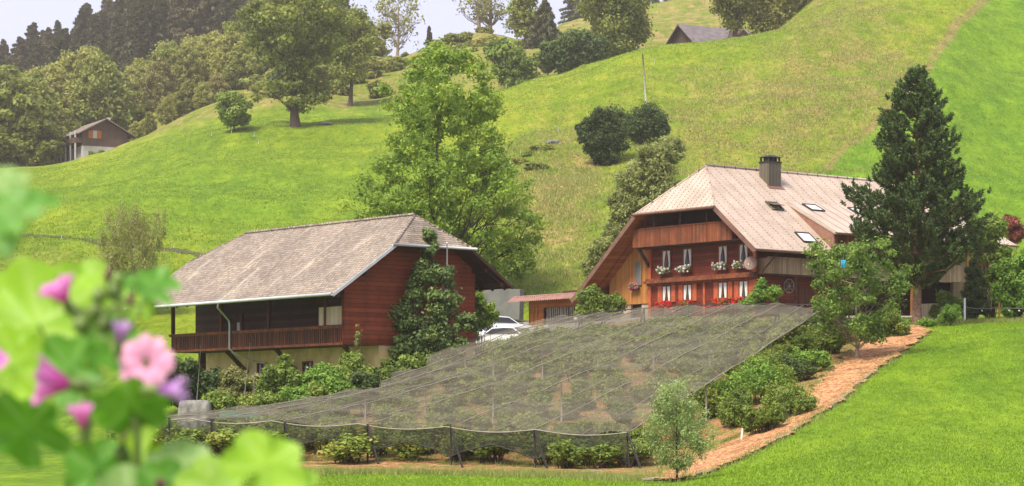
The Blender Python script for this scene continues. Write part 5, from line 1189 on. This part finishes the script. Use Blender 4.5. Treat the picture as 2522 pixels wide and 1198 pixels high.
# satellite dish
e = empty('satellite_dish', floc(-.75, -.3, 3.25)[:], RZ); tag(e, 'round brown satellite dish on the corner of the farmhouse', 'satellite dish')
V = []; nr, na = 6, 28
for j in range(nr + 1):
    for i in range(na): a = 2 * math.pi * i / na; r_ = .46 * j / nr; V.append((-.10 + .45 * r_ * r_, r_ * math.cos(a), r_ * math.sin(a)))
dsh = np_mesh('dish', V, [(j * na + i, j * na + (i + 1) % na, (j + 1) * na + (i + 1) % na, (j + 1) * na + i) for j in range(nr) for i in range(na)], M['dish'], e, smooth=True); dsh.rotation_euler = (0, R(12), R(24))
so = dsh.modifiers.new('thick', 'SOLIDIFY'); so.thickness = .02
b = MB(); b.tube([(.0, 0, 0), (.35, .1, -.15), (.72, .25, -.2)], .03, 7); b.build('arm', M['black'], e)
b = MB(); b.tube([(-.05, -.05, -.42), (-.42, -.25, -.08)], .014, 6); b.tube([(-.42, -.25, -.12), (-.42, -.25, .02)], .04, 8); b.build('receiver', M['zinc'], e)
# flower boxes under the windows
def flower_box(label, x, y, z, L, petal, n=90, g_=0, size=.045, basket=False):
    e = empty('flower_box', floc(x, y, z)[:], RZ); tag(e, label, 'flower box', 'flower boxes on the farmhouse front'); g = np.random.default_rng(800 + g_)
    b = MB()
    b.box(-.12, .10, -L / 2, L / 2, 0, .16); b.box(-.14, -.12, -L / 2 - .01, L / 2 + .01, .12, .17); b.build('planter', M['planter'], e)
    C = np.stack([g.uniform(-.16, .06, 26), g.uniform(-L / 2, L / 2, 26), g.uniform(.10, .34, 26)], 1)
    V, F, ti = leaves(C, .12, 26, .042, g); np_mesh('foliage', V, F, M['fol_mid'], e, tint=ti)
    C = np.stack([g.uniform(-.24, -.04, n // 3), g.uniform(-L / 2 - .05, L / 2 + .05, n // 3), g.uniform(.02, .46, n // 3)], 1)
    V, F, ti = leaves(C, .055, 16, size, g, asp=.9, shell=.2); np_mesh('blossoms', V, F, M[petal], e, tint=ti)
wy = (8.3, 6.28, 2.95, 1.05); on_ = ('leftmost', 'second from left', 'third from left', 'rightmost')
for i, y in enumerate(wy):
    flower_box(f'box of red geraniums under the {on_[i]} lower farmhouse window', -.22, y, .74, 1.25, 'petal_red', [190, 70, 110, 110][i], i)
    flower_box(f'box of white flowers and trailing green at the {on_[i]} upper farmhouse window', -.30, y, 3.02, 1.15, 'petal_white', [70, 80, 90, 60][i], i + 10)
flower_box('basket of pink and violet flowers at the small annex window', -.12, 11.35, 2.1, .75, 'petal_mix', 110, 20)
for i, y in enumerate((7.3, 2.2)):
    flower_box(('low red flower trough between the left lower windows', 'low red flower trough between the right lower windows')[i], -.5, y, .35, .9, 'petal_red', 80, 30 + i)
# wheel ornament and red figure by the porch
e = empty('wagon_wheel', floc(2.9, -.12, 1.95)[:], RZ); tag(e, 'old wagon wheel hung beside the porch door', 'wheel'); b = MB()
b.tube([(.45 * math.cos(a), 0, .45 * math.sin(a)) for a in np.linspace(0, 2 * math.pi, 25)], .035, 6, cap=False); b.build('rim', M['grey_pole'], e)
b = MB(); [b.bar((0, 0, 0), (.44 * math.cos(a), 0, .44 * math.sin(a)), .03) for a in np.linspace(0, 2 * math.pi, 9)[:-1]]; b.tube([(0, -.06, 0), (0, .05, 0)], .07, 8); b.build('spokes', M['grey_pole'], e)
# board under the pine, blue thing in the fruit tree
q = ground(2288, 154); b = MB(); b.bar((-.85, 0, 0.55), (.8, .1, .62), .05, .95); b.bar((.8, .12, .6), (1.15, .9, .55), .05, .95); o = b.build('wooden_board', M['pale_board']); o.location = (q.x, q.y, q.z + .1); tag(o, 'pale wooden panel standing behind the pine trunk', 'board')
q = at(2077, 655, hit(2108, 888).y - 2.3); e = empty('blue_pinwheel', q[:]); tag(e, 'bright blue plastic bird scarer hanging in the fruit tree', 'bird scarer'); b = MB()
for k in range(9):
    a = k * 2.2; x0 = .06 * math.cos(a); L = .22 + .1 * math.sin(k * 3.1)
    b.add([(x0 - .07, .03 * math.sin(k), .30), (x0 + .07, .05 * math.cos(k), .28), (x0 + .10 * math.cos(k), .06, .28 - L * 1.5), (x0 - .06, -.04, .26 - L * 1.3)], [(0, 1, 2, 3)])
b.build('strips', M['cloth_blue'], e); b = MB(); b.tube([(0, 0, .28), (0, 0, .75)], .006, 4); b.build('cord', M['rope'], e)
# flagpole in front of the barn gable
q = bloc(5.61, -1.75, 0); zg = h(q.x, q.y); b = MB(); b.tube([(0, 0, -.3), (0, 0, 10.4 - zg)], [.05, .035], 8); b.tube([(0, 0, 10.4 - zg), (0, 0, 10.47 - zg)], [.05, .03], 8); o = b.build('flagpole', M['white']); o.location = (q.x, q.y, zg); tag(o, 'white flagpole in front of the red barn gable', 'pole')
# garden things below the barn
q = at(480, 1030, 127); zq = h(q.x, q.y); e = empty('covered_stack', (q.x, q.y, zq)); tag(e, 'stack under a grey weathered tarpaulin below the barn balcony', 'covered stack')
M['tarp'] = plain('grey_tarp', (.20, .19, .16), .7, .3, 4, .3, 0, .5)
V = []; nx, ny = 22, 16; ztop = (CY - 988) * mpp(127) - zq
for i in range(nx + 1):
    for j in range(ny + 1):
        a = i / nx * 2 - 1; c = j / ny * 2 - 1; e1 = max(abs(a), abs(c)); z_ = ztop if e1 < .72 else ztop * (1 - ((e1 - .72) / .28)) 
        V.append((a * (.95 + .06 * math.sin(c * 9)), c * (.8 + .06 * math.sin(a * 11)), z_ + .05 * math.sin(a * 13 + c * 7) * (e1 < .98)))
i = np.arange(nx)[:, None] * (ny + 1) + np.arange(ny)[None]; F = np.stack([i, i + ny + 1, i + ny + 2, i + 1], -1).reshape(-1, 4)
np_mesh('tarpaulin', V, F, M['tarp'], e, smooth=True); b = MB(); b.tube([(-1.1, -.2, ztop * .5), (1.1, -.2, ztop * .46)], .02, 5); b.build('cord', M['rope'], e)
M['green_plastic'] = plain('green_plastic', (.05, .30, .17), .5, .2, 5)
q = ground(590, 124); e = empty('garden_trough', (q.x, q.y, q.z + .0)); tag(e, 'green plastic garden trough at the lower left net edge', 'trough'); zt = (CY - 1012) * mpp(124) - q.z
b = MB(); b.box(-.9, .9, -.25, .25, zt - .3, zt - .25); b.box(-.95, .95, -.3, -.24, zt - .3, zt); b.box(-.95, .95, .24, .3, zt - .3, zt); b.box(-.95, -.9, -.24, .24, zt - .3, zt); b.box(.9, .95, -.24, .24, zt - .3, zt); b.build('tub', M['green_plastic'], e)
b = MB(); [b.box(x, x + .08, -.2, -.12, -.1, zt - .3) for x in (-.8, .7)]; [b.box(x, x + .08, .12, .2, -.1, zt - .3) for x in (-.8, .7)]; b.build('leg', M['grey_pole'], e)
for (px_, pt, pb_, ln, lab_) in ((478, 850, 985, .35, 'thin slanting bean pole below the far balcony end'), (592, 845, 1000, .5, 'thin slanting bean pole under the downpipe'), (626, 872, 1000, 0.0, 'thin upright pale pole before the basement wall')):
    q = ground(px_, 129); zt = (CY - pt) * mpp(129) - q.z; b = MB(); b.tube([(0, 0, -.1), (ln, 0, zt)], [.022, .016], 5); o = b.build('bean_pole', M['rope']); o.location = q; tag(o, lab_, 'pole', 'bean poles below the barn')
# cars half hidden behind the net
def car(label, px, Y, rz, top_py):
    q = ground(px, Y); z = (CY - top_py) * mpp(Y) - 1.46; e = empty('parked_car', (q.x, q.y, z), rz); tag(e, label, 'car', None)
    prof = [(-2.15, .35), (-2.18, .72), (-2.0, .88), (-1.2, .98), (-.45, 1.42), (.2, 1.46), (1.1, 1.42), (1.75, 1.02), (2.1, .95), (2.18, .6), (2.15, .32)]
    W = .85; V = []; ny = 6
    for k in range(ny + 1):
        y = -W + 2 * W * k / ny; s_ = 1 - .05 * abs(2 * k / ny - 1) ** 3
        for (x, zz) in prof: V.append((x * s_, y * (1 - .16 * max(0, (zz - .9)) / .56), zz - (.03 if k in (0, ny) else 0)))
    n = len(prof); F = [(k * n + i, k * n + i + 1, (k + 1) * n + i + 1, (k + 1) * n + i) for k in range(ny) for i in range(n - 1)]
    b = MB(); b.add(V, F + [list(range(n)), [ny * n + i for i in reversed(range(n))], [k * n for k in range(ny + 1)] + [k * n + n - 1 for k in reversed(range(ny + 1))]])
    b.build('body', M['car_white'], e, bevel=.03)
    b = MB(); y = W * .80
    for sg in (-1, 1):
        yy = lambda zz: sg * (W * (1 - .16 * max(0, zz - .9) / .56) + .012)
        Q = [(-1.0, yy(1.0), 1.0), (-.42, yy(1.36), 1.36), (.2, yy(1.39), 1.39), (1.02, yy(1.36), 1.36), (1.5, yy(1.04), 1.04)]; b.add(Q, [(0, 1, 2, 3, 4)])
    b.add([(-1.17, -.74, 1.02), (-1.17, .74, 1.02), (-.52, .66, 1.41), (-.52, -.66, 1.41)], [(0, 1, 2, 3)]); b.add([(1.72, -.7, 1.07), (1.72, .7, 1.07), (1.17, .66, 1.40), (1.17, -.66, 1.40)], [(3, 2, 1, 0)]); b.build('windows', M['glass'], e)
    for x in (-1.35, 1.35):
        for sg in (-1, 1): b = MB(); b.tube([(x, sg * .66, .31), (x, sg * .87, .31)], .31, 18); wh = b.build('wheel', M['black'], e); b = MB(); b.tube([(x, sg * .86, .31), (x, sg * .885, .31)], .18, 12); b.build('hubcap', M['zinc'], wh)
M['car_white'] = plain('car_paint_white', (.75, .75, .75), .25, .03, 1, .5, 0, .0)
car('white car nearest the net, only its roof and bonnet showing', 1262, 160, R(150), 806)
car('second white car behind the first, beside the shed wall', 1228, 171, R(205), 780)
car('silvery car partly hidden by the shrub at the barn corner', 1180, 162, R(140), 800)

# ------------------------------------------------------------------ mallow close to the lens (out of focus)
def leaf_mat(name, a, b, vein):
    m, nt, out = new_mat(name); co = objco(nt); n = noise(nt, co, 40, 4)
    v = nd(nt, 'ShaderNodeAttribute', attribute_name='vein').outputs['Fac']
    col = mix(nt, math_(nt, 'MULTIPLY', v, .9), ramp(nt, n, [(.35, a), (.65, b)]), vein)
    p = nd(nt, 'ShaderNodeBsdfPrincipled'); nt.links.new(col, p.inputs['Base Color']); p.inputs['Roughness'].default_value = .5; p.inputs['Specular IOR Level'].default_value = .35
    t = nd(nt, 'ShaderNodeBsdfTranslucent'); nt.links.new(mix(nt, .5, col, (b[0] * 1.4, b[1] * 1.3, b[2])), t.inputs[0])
    mx = nd(nt, 'ShaderNodeMixShader'); mx.inputs[0].default_value = .4; nt.links.new(p.outputs[0], mx.inputs[1]); nt.links.new(t.outputs[0], mx.inputs[2]); nt.links.new(mx.outputs[0], out.inputs[0]); return m
M['leaf_bright'] = leaf_mat('mallow_leaf_bright', (.22, .40, .02), (.30, .48, .03), (.38, .52, .10))
M['leaf_green'] = leaf_mat('mallow_leaf_green', (.08, .24, .02), (.14, .33, .035), (.25, .40, .12))
M['leaf_pale'] = leaf_mat('mallow_leaf_pale', (.22, .36, .10), (.30, .44, .14), (.38, .5, .2))
M['stalk'] = plain('mallow_stem', (.20, .26, .07), .6, .2, 30, .3)
M['calyx'] = plain('mallow_calyx', (.14, .20, .05), .6, .3, 40, .3)
def petal_mat(name, base, edge):
    m, nt, out = new_mat(name); v = nd(nt, 'ShaderNodeAttribute', attribute_name='vein').outputs['Fac']
    col = mix(nt, v, edge, base); p = nd(nt, 'ShaderNodeBsdfPrincipled'); nt.links.new(col, p.inputs['Base Color']); p.inputs['Roughness'].default_value = .6
    t = nd(nt, 'ShaderNodeBsdfTranslucent'); nt.links.new(col, t.inputs[0]); mx = nd(nt, 'ShaderNodeMixShader'); mx.inputs[0].default_value = .35
    nt.links.new(p.outputs[0], mx.inputs[1]); nt.links.new(t.outputs[0], mx.inputs[2]); nt.links.new(mx.outputs[0], out.inputs[0]); return m
M['pet_pink'] = petal_mat('petal_pink', (.78, .06, .28), (.93, .42, .62))
M['pet_mauve'] = petal_mat('petal_mauve', (.52, .03, .28), (.80, .30, .68))
M['pet_violet'] = petal_mat('petal_violet', (.33, .06, .36), (.70, .45, .80))
M['pet_dark'] = petal_mat('petal_dark', (.22, .02, .12), (.40, .07, .24))
def frame(axis, spin=0.0):
    a = Vector(axis).normalized(); r = Vector((0, 0, 1)) if abs(a.z) < .9 else Vector((1, 0, 0)); x = r.cross(a).normalized(); y = a.cross(x)
    c, s = math.cos(spin), math.sin(spin); return x * c + y * s, y * c - x * s, a
def mal_leaf(parent, o, px, py, d, Rp, normal, spin, mat, stem_to=None, seed=0, sq=1.0):
    R_ = Rp * d / FPX; c = at(px, py, d) - o; x, y, n = frame(normal, spin); g = random.Random(seed); V = []; ve = []; nr, na = 7, 70
    p1, p2 = g.uniform(0, 6), g.uniform(0, 6)
    for j in range(nr + 1):
        q = j / nr
        for i in range(na):
            a = 2 * math.pi * i / na; lob = 1 - .24 * (1 - abs(math.cos(2.5 * (a - math.pi / 2)))) ** 1.1 - .025 * math.cos(35 * a) + .03 * math.sin(3 * a + p1)
            dn = min(abs(a - 1.5 * math.pi), 1); lob *= 1 - .55 * math.exp(-(dn / .18) ** 2)
            r = R_ * q * lob; zz = R_ * (.20 * q * q + .07 * q * q * math.sin(5 * a + p1) + .04 * q ** 3 * math.sin(9 * a + p2) - .16 * q)
            V.append(c + x * (r * math.cos(a) * sq) + y * (r * math.sin(a)) + n * zz)
            ve.append(max(0, abs(math.cos(2.5 * (a - math.pi / 2))) - .955) * 22 * (1 - .5 * q))
    F = [(j * na + i, j * na + (i + 1) % na, (j + 1) * na + (i + 1) % na, (j + 1) * na + i) for j in range(nr) for i in range(na)]
    lf = np_mesh('leaf', [tuple(v) for v in V], F, M[mat], parent, smooth=True, vattr={'vein': np.clip(ve, 0, 1)})
    if stem_to is not None:
        b = MB(); e_ = at(*stem_to) - o; b.tube([c, (c + e_) / 2 + Vector((0, .01, -.012)), e_], [.0012, .0016, .002], 6); b.build('stalk', M['stalk'], lf)
def mal_flower(parent, o, px, py, d, Rp, axis, a0, a1, mat, stem_to=None, wid=.62, seed=0, npet=5):
    """px,py: base of the flower; petals open along axis"""
    R_ = Rp * d / FPX; c = at(px, py, d) - o; x, y, n = frame(axis, seed * .7); g = random.Random(seed); fl = None
    V = []; F = []; ve = []; ns, nw = 9, 8
    for k in range(npet):
        th = 2 * math.pi * k / npet + g.uniform(-.1, .1); er = x * math.cos(th) + y * math.sin(th); et = y * math.cos(th) - x * math.sin(th); b0 = len(V)
        for i in range(ns + 1):
            for j in range(nw + 1):
                w_ = j / nw * 2 - 1; s_ = i / ns * (1 - .14 * math.exp(-(w_ / .35) ** 2)); al = a0 + (a1 - a0) * s_
                W = R_ * wid * (s_ ** .75) * (1 - .25 * s_ ** 5); rho = R_ * s_ * math.sin(al) * (1 - .12 * w_ * w_); ze = R_ * s_ * math.cos(al)
                V.append(tuple(c + er * rho + et * (W * w_ * (.35 + .65 * min(1, math.sin(al) + .25))) + n * (ze + R_ * .05 * math.sin(w_ * 6 + k) * s_))); ve.append(min(1, max(0, .7 - s_ * 2.6) + .25 * (abs(math.sin(w_ * 7)) > .8) * (1 - s_)) if mat == 'pet_pink' else min(1, max(0, 1.05 - s_ * .95) + .25 * (abs(math.sin(w_ * 7)) > .8)))
        F += [(b0 + i * (nw + 1) + j, b0 + i * (nw + 1) + j + 1, b0 + (i + 1) * (nw + 1) + j + 1, b0 + (i + 1) * (nw + 1) + j) for i in range(ns) for j in range(nw)]
    fl = np_mesh('flower', V, F, M[mat], parent, smooth=True, vattr={'vein': np.clip(ve, 0, 1)})
    b = MB(); b.tube([c - n * R_ * .18, c - n * R_ * .05, c + n * R_ * .12, c + n * R_ * .26], [R_ * .06, R_ * .17, R_ * .15, R_ * .10], 10); b.build('calyx', M['calyx'], fl)
    if stem_to is not None:
        b = MB(); e_ = at(*stem_to) - o; b.tube([c - n * R_ * .1, (c + e_) / 2, e_], .0014, 6); b.build('stalk', M['stalk'], fl)
gp = Vector((at(300, 0, 2.42).x, 2.5, h(at(300, 0, 2.42).x, 2.5)))
MA = empty('mallow_plant', gp[:]); tag(MA, 'blurred flowering mallow with pink and violet blooms and bright lobed leaves', 'flowering plant')
o = gp
def stem_path(L, r): b = MB(); b.tube([(Vector(v) - o) if isinstance(v, Vector) else at(*v) - o for v in L], r, 8); return b.build('stem', M['stalk'], MA)
stem_path([gp + Vector((0, 0, -.02)), (345, 2600, 2.44), (335, 1600, 2.42), (340, 1198, 2.40), (338, 1000, 2.4), (305, 860, 2.4), (285, 740, 2.41), (262, 672, 2.41)], [.005, .0045, .004, .0036, .003, .0025, .002, .0014])
stem_path([gp + Vector((.01, .02, -.02)), (250, 2600, 2.5), (150, 1700, 2.5), (200, 1240, 2.47), (225, 1000, 2.46), (190, 850, 2.46)], [.005, .0045, .004, .0036, .003, .002])
stem_path([gp + Vector((.02, -.02, -.02)), (460, 2300, 2.36), (560, 1600, 2.33), (470, 1300, 2.33), (420, 1190, 2.34)], [.005, .0045, .004, .003, .002])
F_ = (0, -1, .25)
for a in [(95, 800, 2.50, 175, (-.15, -1, .35), .3, 'leaf_bright', (225, 1000, 2.46), 1), (60, 725, 2.56, 98, (.3, -1, .6), 1.2, 'leaf_bright', (190, 850, 2.46), 2),
          (215, 720, 2.52, 95, (.2, -1, .5), 2.2, 'leaf_bright', (285, 760, 2.41), 3), (388, 704, 2.46, 62, (.5, -1, .9), .9, 'leaf_green', (300, 740, 2.41), 4),
          (70, 1060, 2.37, 112, (-.3, -.8, -.5), .5, 'leaf_green', (225, 1060, 2.46), 5), (320, 1000, 2.38, 108, (.15, -.6, -.8), .2, 'leaf_green', (338, 1000, 2.4), 6),
          (655, 1148, 2.30, 108, (.35, -1, .8), -.9, 'leaf_bright', (470, 1300, 2.33), 7), (520, 1192, 2.33, 88, (-.1, -1, .8), .3, 'leaf_bright', (470, 1300, 2.33), 8),
          (440, 1145, 2.38, 85, (0, -1, 1.0), 1.5, 'leaf_pale', (470, 1250, 2.33), 9), (345, 1130, 2.44, 95, (-.4, -1, .4), 2.4, 'leaf_bright', (340, 1198, 2.4), 10),
          (235, 1160, 2.42, 85, (.2, -1, .2), .9, 'leaf_green', (320, 1220, 2.4), 11), (310, 1215, 2.36, 80, (.1, -1, .5), .1, 'leaf_pale', (340, 1260, 2.4), 12),
          (270, 840, 2.47, 78, (.4, -1, .2), 1.0, 'leaf_green', (290, 850, 2.41), 13), (170, 640 + 270, 2.44, 90, (-.2, -1, .1), 1.9, 'leaf_green', (220, 960, 2.46), 14), (30, 905, 2.48, 110, (-.5, -1, .2), 2.9, 'leaf_bright', (200, 960, 2.46), 15), (345, 640 + 120, 2.46, 42, (0, -1, .4), 0, 'leaf_bright', (300, 800, 2.4), 16), (300, 700, 2.43, 34, (.2, -1, .2), .5, 'leaf_green', (285, 740, 2.41), 17),
          (700, 1215, 2.32, 85, (0, -1, .6), .4, 'leaf_bright', (560, 1290, 2.33), 18), (400, 1200, 2.36, 75, (.2, -1, .3), .8, 'leaf_green', (420, 1260, 2.34), 19)]:
    mal_leaf(MA, o, a[0], a[1], a[2], a[3], a[4], a[5], a[6], a[7], a[8], 1.08)
for a in [(362, 895, 2.38, 72, (-.12, -1, .12), .75, 1.45, 'pet_pink', (338, 960, 2.4), .66, 1), (172, 762, 2.32, 92, (-.45, -.3, .85), .12, .62, 'pet_mauve', (285, 760, 2.41), .42, 2),
          (200, 950, 2.30, 128, (-1, -.25, .12), .16, .52, 'pet_mauve', (250, 948, 2.43), .42, 3), (365, 962, 2.30, 100, (1, -.15, .02), .12, .36, 'pet_violet', (338, 985, 2.4), .34, 4),
          (207, 1075, 2.28, 84, (-.1, -.3, 1), .08, .40, 'pet_mauve', (225, 1110, 2.46), .32, 5), (-42, 905, 2.30, 66, (.5, -.5, .6), .3, .8, 'pet_mauve', (-60, 960, 2.44), .5, 6),
          (292, 862, 2.33, 72, (.15, -.3, 1), .10, .34, 'pet_violet', (305, 900, 2.4), .34, 7), (305, 1100, 2.44, 40, (0, -.3, 1), .05, .2, 'pet_dark', (330, 1150, 2.4), .3, 11),
          (265, 698, 2.35, 34, (0, -.2, 1), .05, .25, 'pet_dark', (270, 730, 2.41), .34, 8), (320, 765, 2.35, 36, (.1, -.2, 1), .05, .25, 'pet_dark', (290, 790, 2.41), .34, 9), (395, 1225, 2.36, 46, (0, -.2, 1), .05, .25, 'pet_dark', (400, 1290, 2.34), .34, 10)]:
    mal_flower(MA, o, a[0], a[1], a[2], a[3], a[4], a[5], a[6], a[7], a[8], a[9], a[10])
for i, (bx, by, br) in enumerate([(200, 800, 24), (232, 770, 20), (258, 800, 22), (243, 730, 20), (190, 775, 18), (310, 805, 20), (335, 1040, 24), (370, 1010, 18), (300, 1120, 22), (205, 790, 16), (290, 690, 16), (278, 720, 22)]):
    c = at(bx, by, 2.41) - o; r_ = br * 2.41 / FPX; b = MB(); b.tube([c + Vector((0, 0, -r_)), c + Vector((0, 0, -r_ * .5)), c, c + Vector((0, 0, r_ * .7)), c + Vector((0, 0, r_ * 1.3))], [r_ * .3, r_ * .8, r_, r_ * .7, r_ * .1], 9)
    bd = b.build('bud', M['calyx'], MA); b = MB(); b.tube([c + Vector((0, 0, -r_)), at(290 + (i % 3) * 15, by + 45, 2.41) - o], .0011, 5); b.build('stalk', M['stalk'], bd)
gp2 = Vector((at(-40, 0, 1.75).x, 1.8, h(0, 1.8))); o = gp2
MC = empty('mallow_plant', gp2[:]); tag(MC, 'strongly blurred mallow leaves at the left edge, closest to the lens', 'flowering plant'); 
b = MB(); b.tube([Vector((0, 0, -.02)), at(-60, 1600, 1.76) - o, at(-40, 900, 1.75) - o, at(-30, 620, 1.75) - o], [.005, .004, .003, .002], 8); b.build('stem', M['stalk'], MC)
for a in [(30, 520, 1.70, 78, (.1, -1, .7), .9, 'leaf_green', (-30, 640, 1.75), 31), (-20, 580, 1.72, 80, (0, -1, .3), .2, 'leaf_green', (-35, 660, 1.75), 32), (15, 450, 1.78, 60, (.2, -1, .9), 1.4, 'leaf_pale', (-30, 640, 1.75), 33), (100, 490, 1.72, 55, (.3, -.5, 1), 2.2, 'leaf_green', (-10, 600, 1.75), 34)]:
    mal_leaf(MC, o, *a[:7], a[7], a[8])

# ------------------------------------------------------------------ long grass as ground cover
def tufts(name, pts, hgt, wid, per, mat, seed):
    g = np.random.default_rng(seed); P = np.repeat(np.asarray(pts, float), per, 0); N = len(P)
    P = P + np.stack([g.normal(size=N) * .12, g.normal(size=N) * .12, np.zeros(N)], 1); a = g.uniform(0, 6.28, N); hh = hgt * g.uniform(.5, 1.4, N); ln = g.normal(size=(N, 2)) * .35
    dx = np.stack([np.cos(a), np.sin(a), np.zeros(N)], 1) * wid; tip = P + np.stack([ln[:, 0] * hh, ln[:, 1] * hh, hh], 1)
    V = np.stack([P - dx, P + dx, tip], 1).reshape(-1, 3); F = np.arange(N * 3).reshape(-1, 3)
    o_ = np_mesh(name, V, F, mat, tint=g.random(N)); tag(o_, 'long grass and weeds growing along the edges of the beds', 'grass', kind='stuff')
def scatter_line(P, n, spread, g):
    P = [Vector(p) for p in P]; out = []
    for _ in range(n):
        k = g.integers(0, len(P) - 1); t = g.random(); q = P[k].lerp(P[k + 1], t); x = q.x + g.normal() * spread; y = q.y + g.normal() * spread; out.append((x, y, h(x, y)))
    return out
g = np.random.default_rng(77)
edge = [hit(a, b) for a, b in lower]; fr = [hit(a, b) for a, b in [(330, 1150), (520, 1160), (700, 1166), (900, 1168), (1100, 1170), (1300, 1174), (1480, 1180), (1600, 1187)]]; up2 = [hit(a, b) for a, b in upper]
pts = scatter_line(edge, 500, .25, g) + scatter_line(fr, 3200, .7, g) + scatter_line(up2, 900, .35, g)
lf = [net_pt(0, v) for v in np.linspace(0, 1, 9)]; pts += scatter_line(lf, 900, .6, g)
rg = [hit(a, b) for a, b in [(2230, 806), (2330, 800), (2420, 795), (2540, 792)]]; pts += scatter_line(rg, 700, .35, g)
for _ in range(5200):
    u, v = g.random(), g.random(); q = net_pt(u, v); pts.append((q.x, q.y, h(q.x, q.y)))
tufts('long_grass', pts, .24, .014, 7, M['grassblade'], 5)
pts = []
for _ in range(9000):      # rough bank between the ash tree and the farmhouse, and the slope above
    px_ = g.uniform(1230, 2260); Y_ = g.uniform(188, 330); x = (px_ - CX) / FPX * Y_; z = h(x, Y_); 
    if 1250 < px_ < 1480 or g.random() < .35: pts.append((x, Y_, z))
tufts('bank_grass', pts, .42, .03, 6, M['grassblade'], 6)
def field_tufts(name, n, pxr, Yr, hgt, wid, per, mat, seed, keep):
    g = np.random.default_rng(seed); Y = np.sqrt(g.uniform(Yr[0] ** 2, Yr[1] ** 2, n)); px = g.uniform(pxr[0], pxr[1], n); X = (px - CX) / FPX * Y; Z = H(X, Y); k = keep(px, CY - Z / Y * FPX, X, Y)
    P = np.stack([X, Y, Z], 1)[k]; P = np.repeat(P, per, 0); N = len(P); P = P + np.stack([g.normal(size=N) * wid * 2.5, g.normal(size=N) * wid * 2.5, np.full(N, -.01)], 1)
    a = g.uniform(0, 6.28, N); hh = hgt * g.uniform(.4, 1.3, N); ln = g.normal(size=(N, 2)) * .45
    dx = np.stack([np.cos(a), np.sin(a), np.zeros(N)], 1) * wid; tip = P + np.stack([ln[:, 0] * hh, ln[:, 1] * hh, hh], 1)
    V = np.stack([P - dx, P + dx, tip], 1).reshape(-1, 3); o_ = np_mesh(name, V, np.arange(N * 3).reshape(-1, 3), mat, tint=g.random(N)); tag(o_, 'short meadow grass', 'grass', kind='stuff')
M['lawnblade'] = foliage('lawn_blades', (.10, .20, .008), (.26, .38, .02), hue=0, trans=.3)
M['slopeblade'] = foliage('slope_blades', (.09, .185, .008), (.25, .36, .025), cy=(.36, .38, .05), hue=0, trans=.3)
pathpoly = [(p.x, p.y) for p in pp]; bedpoly = [(p.x, p.y) for p in bed]
field_tufts('lawn_grass', 150000, (250, 2560), (62, 152), .07, .02, 2, M['lawnblade'], 301, lambda px, py, X, Y: (~inside(X, Y, pathpoly)) & (~inside(X, Y, bedpoly)) & (py > 780) & ((px > 1500) | (Y < 113)))
field_tufts('slope_grass', 150000, (-20, 2560), (195, 450), .16, .055, 2, M['slopeblade'], 302, lambda px, py, X, Y: (py > -20))
M['dryblade'] = foliage('dry_blades', (.20, .19, .05), (.46, .38, .15), hue=0, trans=.3)
def dryzone(px, py, X, Y):
    gq = lambda cx, cy, sx, sy: np.exp(-((px - cx) / sx) ** 2 - ((py - cy) / sy) ** 2)
    f = .9 * gq(1900, 330, 330, 100) + .8 * gq(2080, 150, 180, 140) + 1.0 * gq(1370, 520, 95, 160) + .25 * gq(1800, 200, 220, 60)
    patch = .5 + .5 * np.sin(X * .55 + 1.7 * np.sin(Y * .13)) * np.sin(Y * .21 + 1.3 * np.sin(X * .3)); right = px > np.interp(py, [0, 70, 125, 185, 250, 310, 375, 425], [2415, 2350, 2310, 2270, 2210, 2150, 2070, 1990])
    return (np.random.default_rng(9).random(px.shape) < f * patch * 1.1) & ~right & (py > -20)
field_tufts('dry_grass', 200000, (1200, 2420), (185, 430), .24, .06, 3, M['dryblade'], 303, dryzone)
# trees standing in distant air : even pale haze
HZ = MB(); HZ.box(-420, 420, -70, 1310, -40, 420)
def build_haze():
    m = bpy.data.materials.new('haze_air'); m.use_nodes = True; nt = m.node_tree; nt.nodes.clear(); out = nt.nodes.new('ShaderNodeOutputMaterial')
    v = nt.nodes.new('ShaderNodeVolumePrincipled'); v.inputs['Color'].default_value = (.94, .86, .74, 1); v.inputs['Density'].default_value = HAZE; v.inputs['Anisotropy'].default_value = .2
    nt.links.new(v.outputs[0], out.inputs['Volume']); ob = HZ.build('haze', m); tag(ob, kind='stuff', label='thin pale haze in the valley air', cat='haze')
HAZE = 0.00018
USE_HAZE = True
if USE_HAZE: build_haze()
for o_ in scene.objects:
    if o_.type == 'MESH' and o_.parent is None and 'label' not in o_ and 'kind' not in o_: print('UNTAGGED', o_.name)
print('objects', len(scene.objects), 'faces', sum(len(o.data.polygons) for o in scene.objects if o.type == 'MESH'))
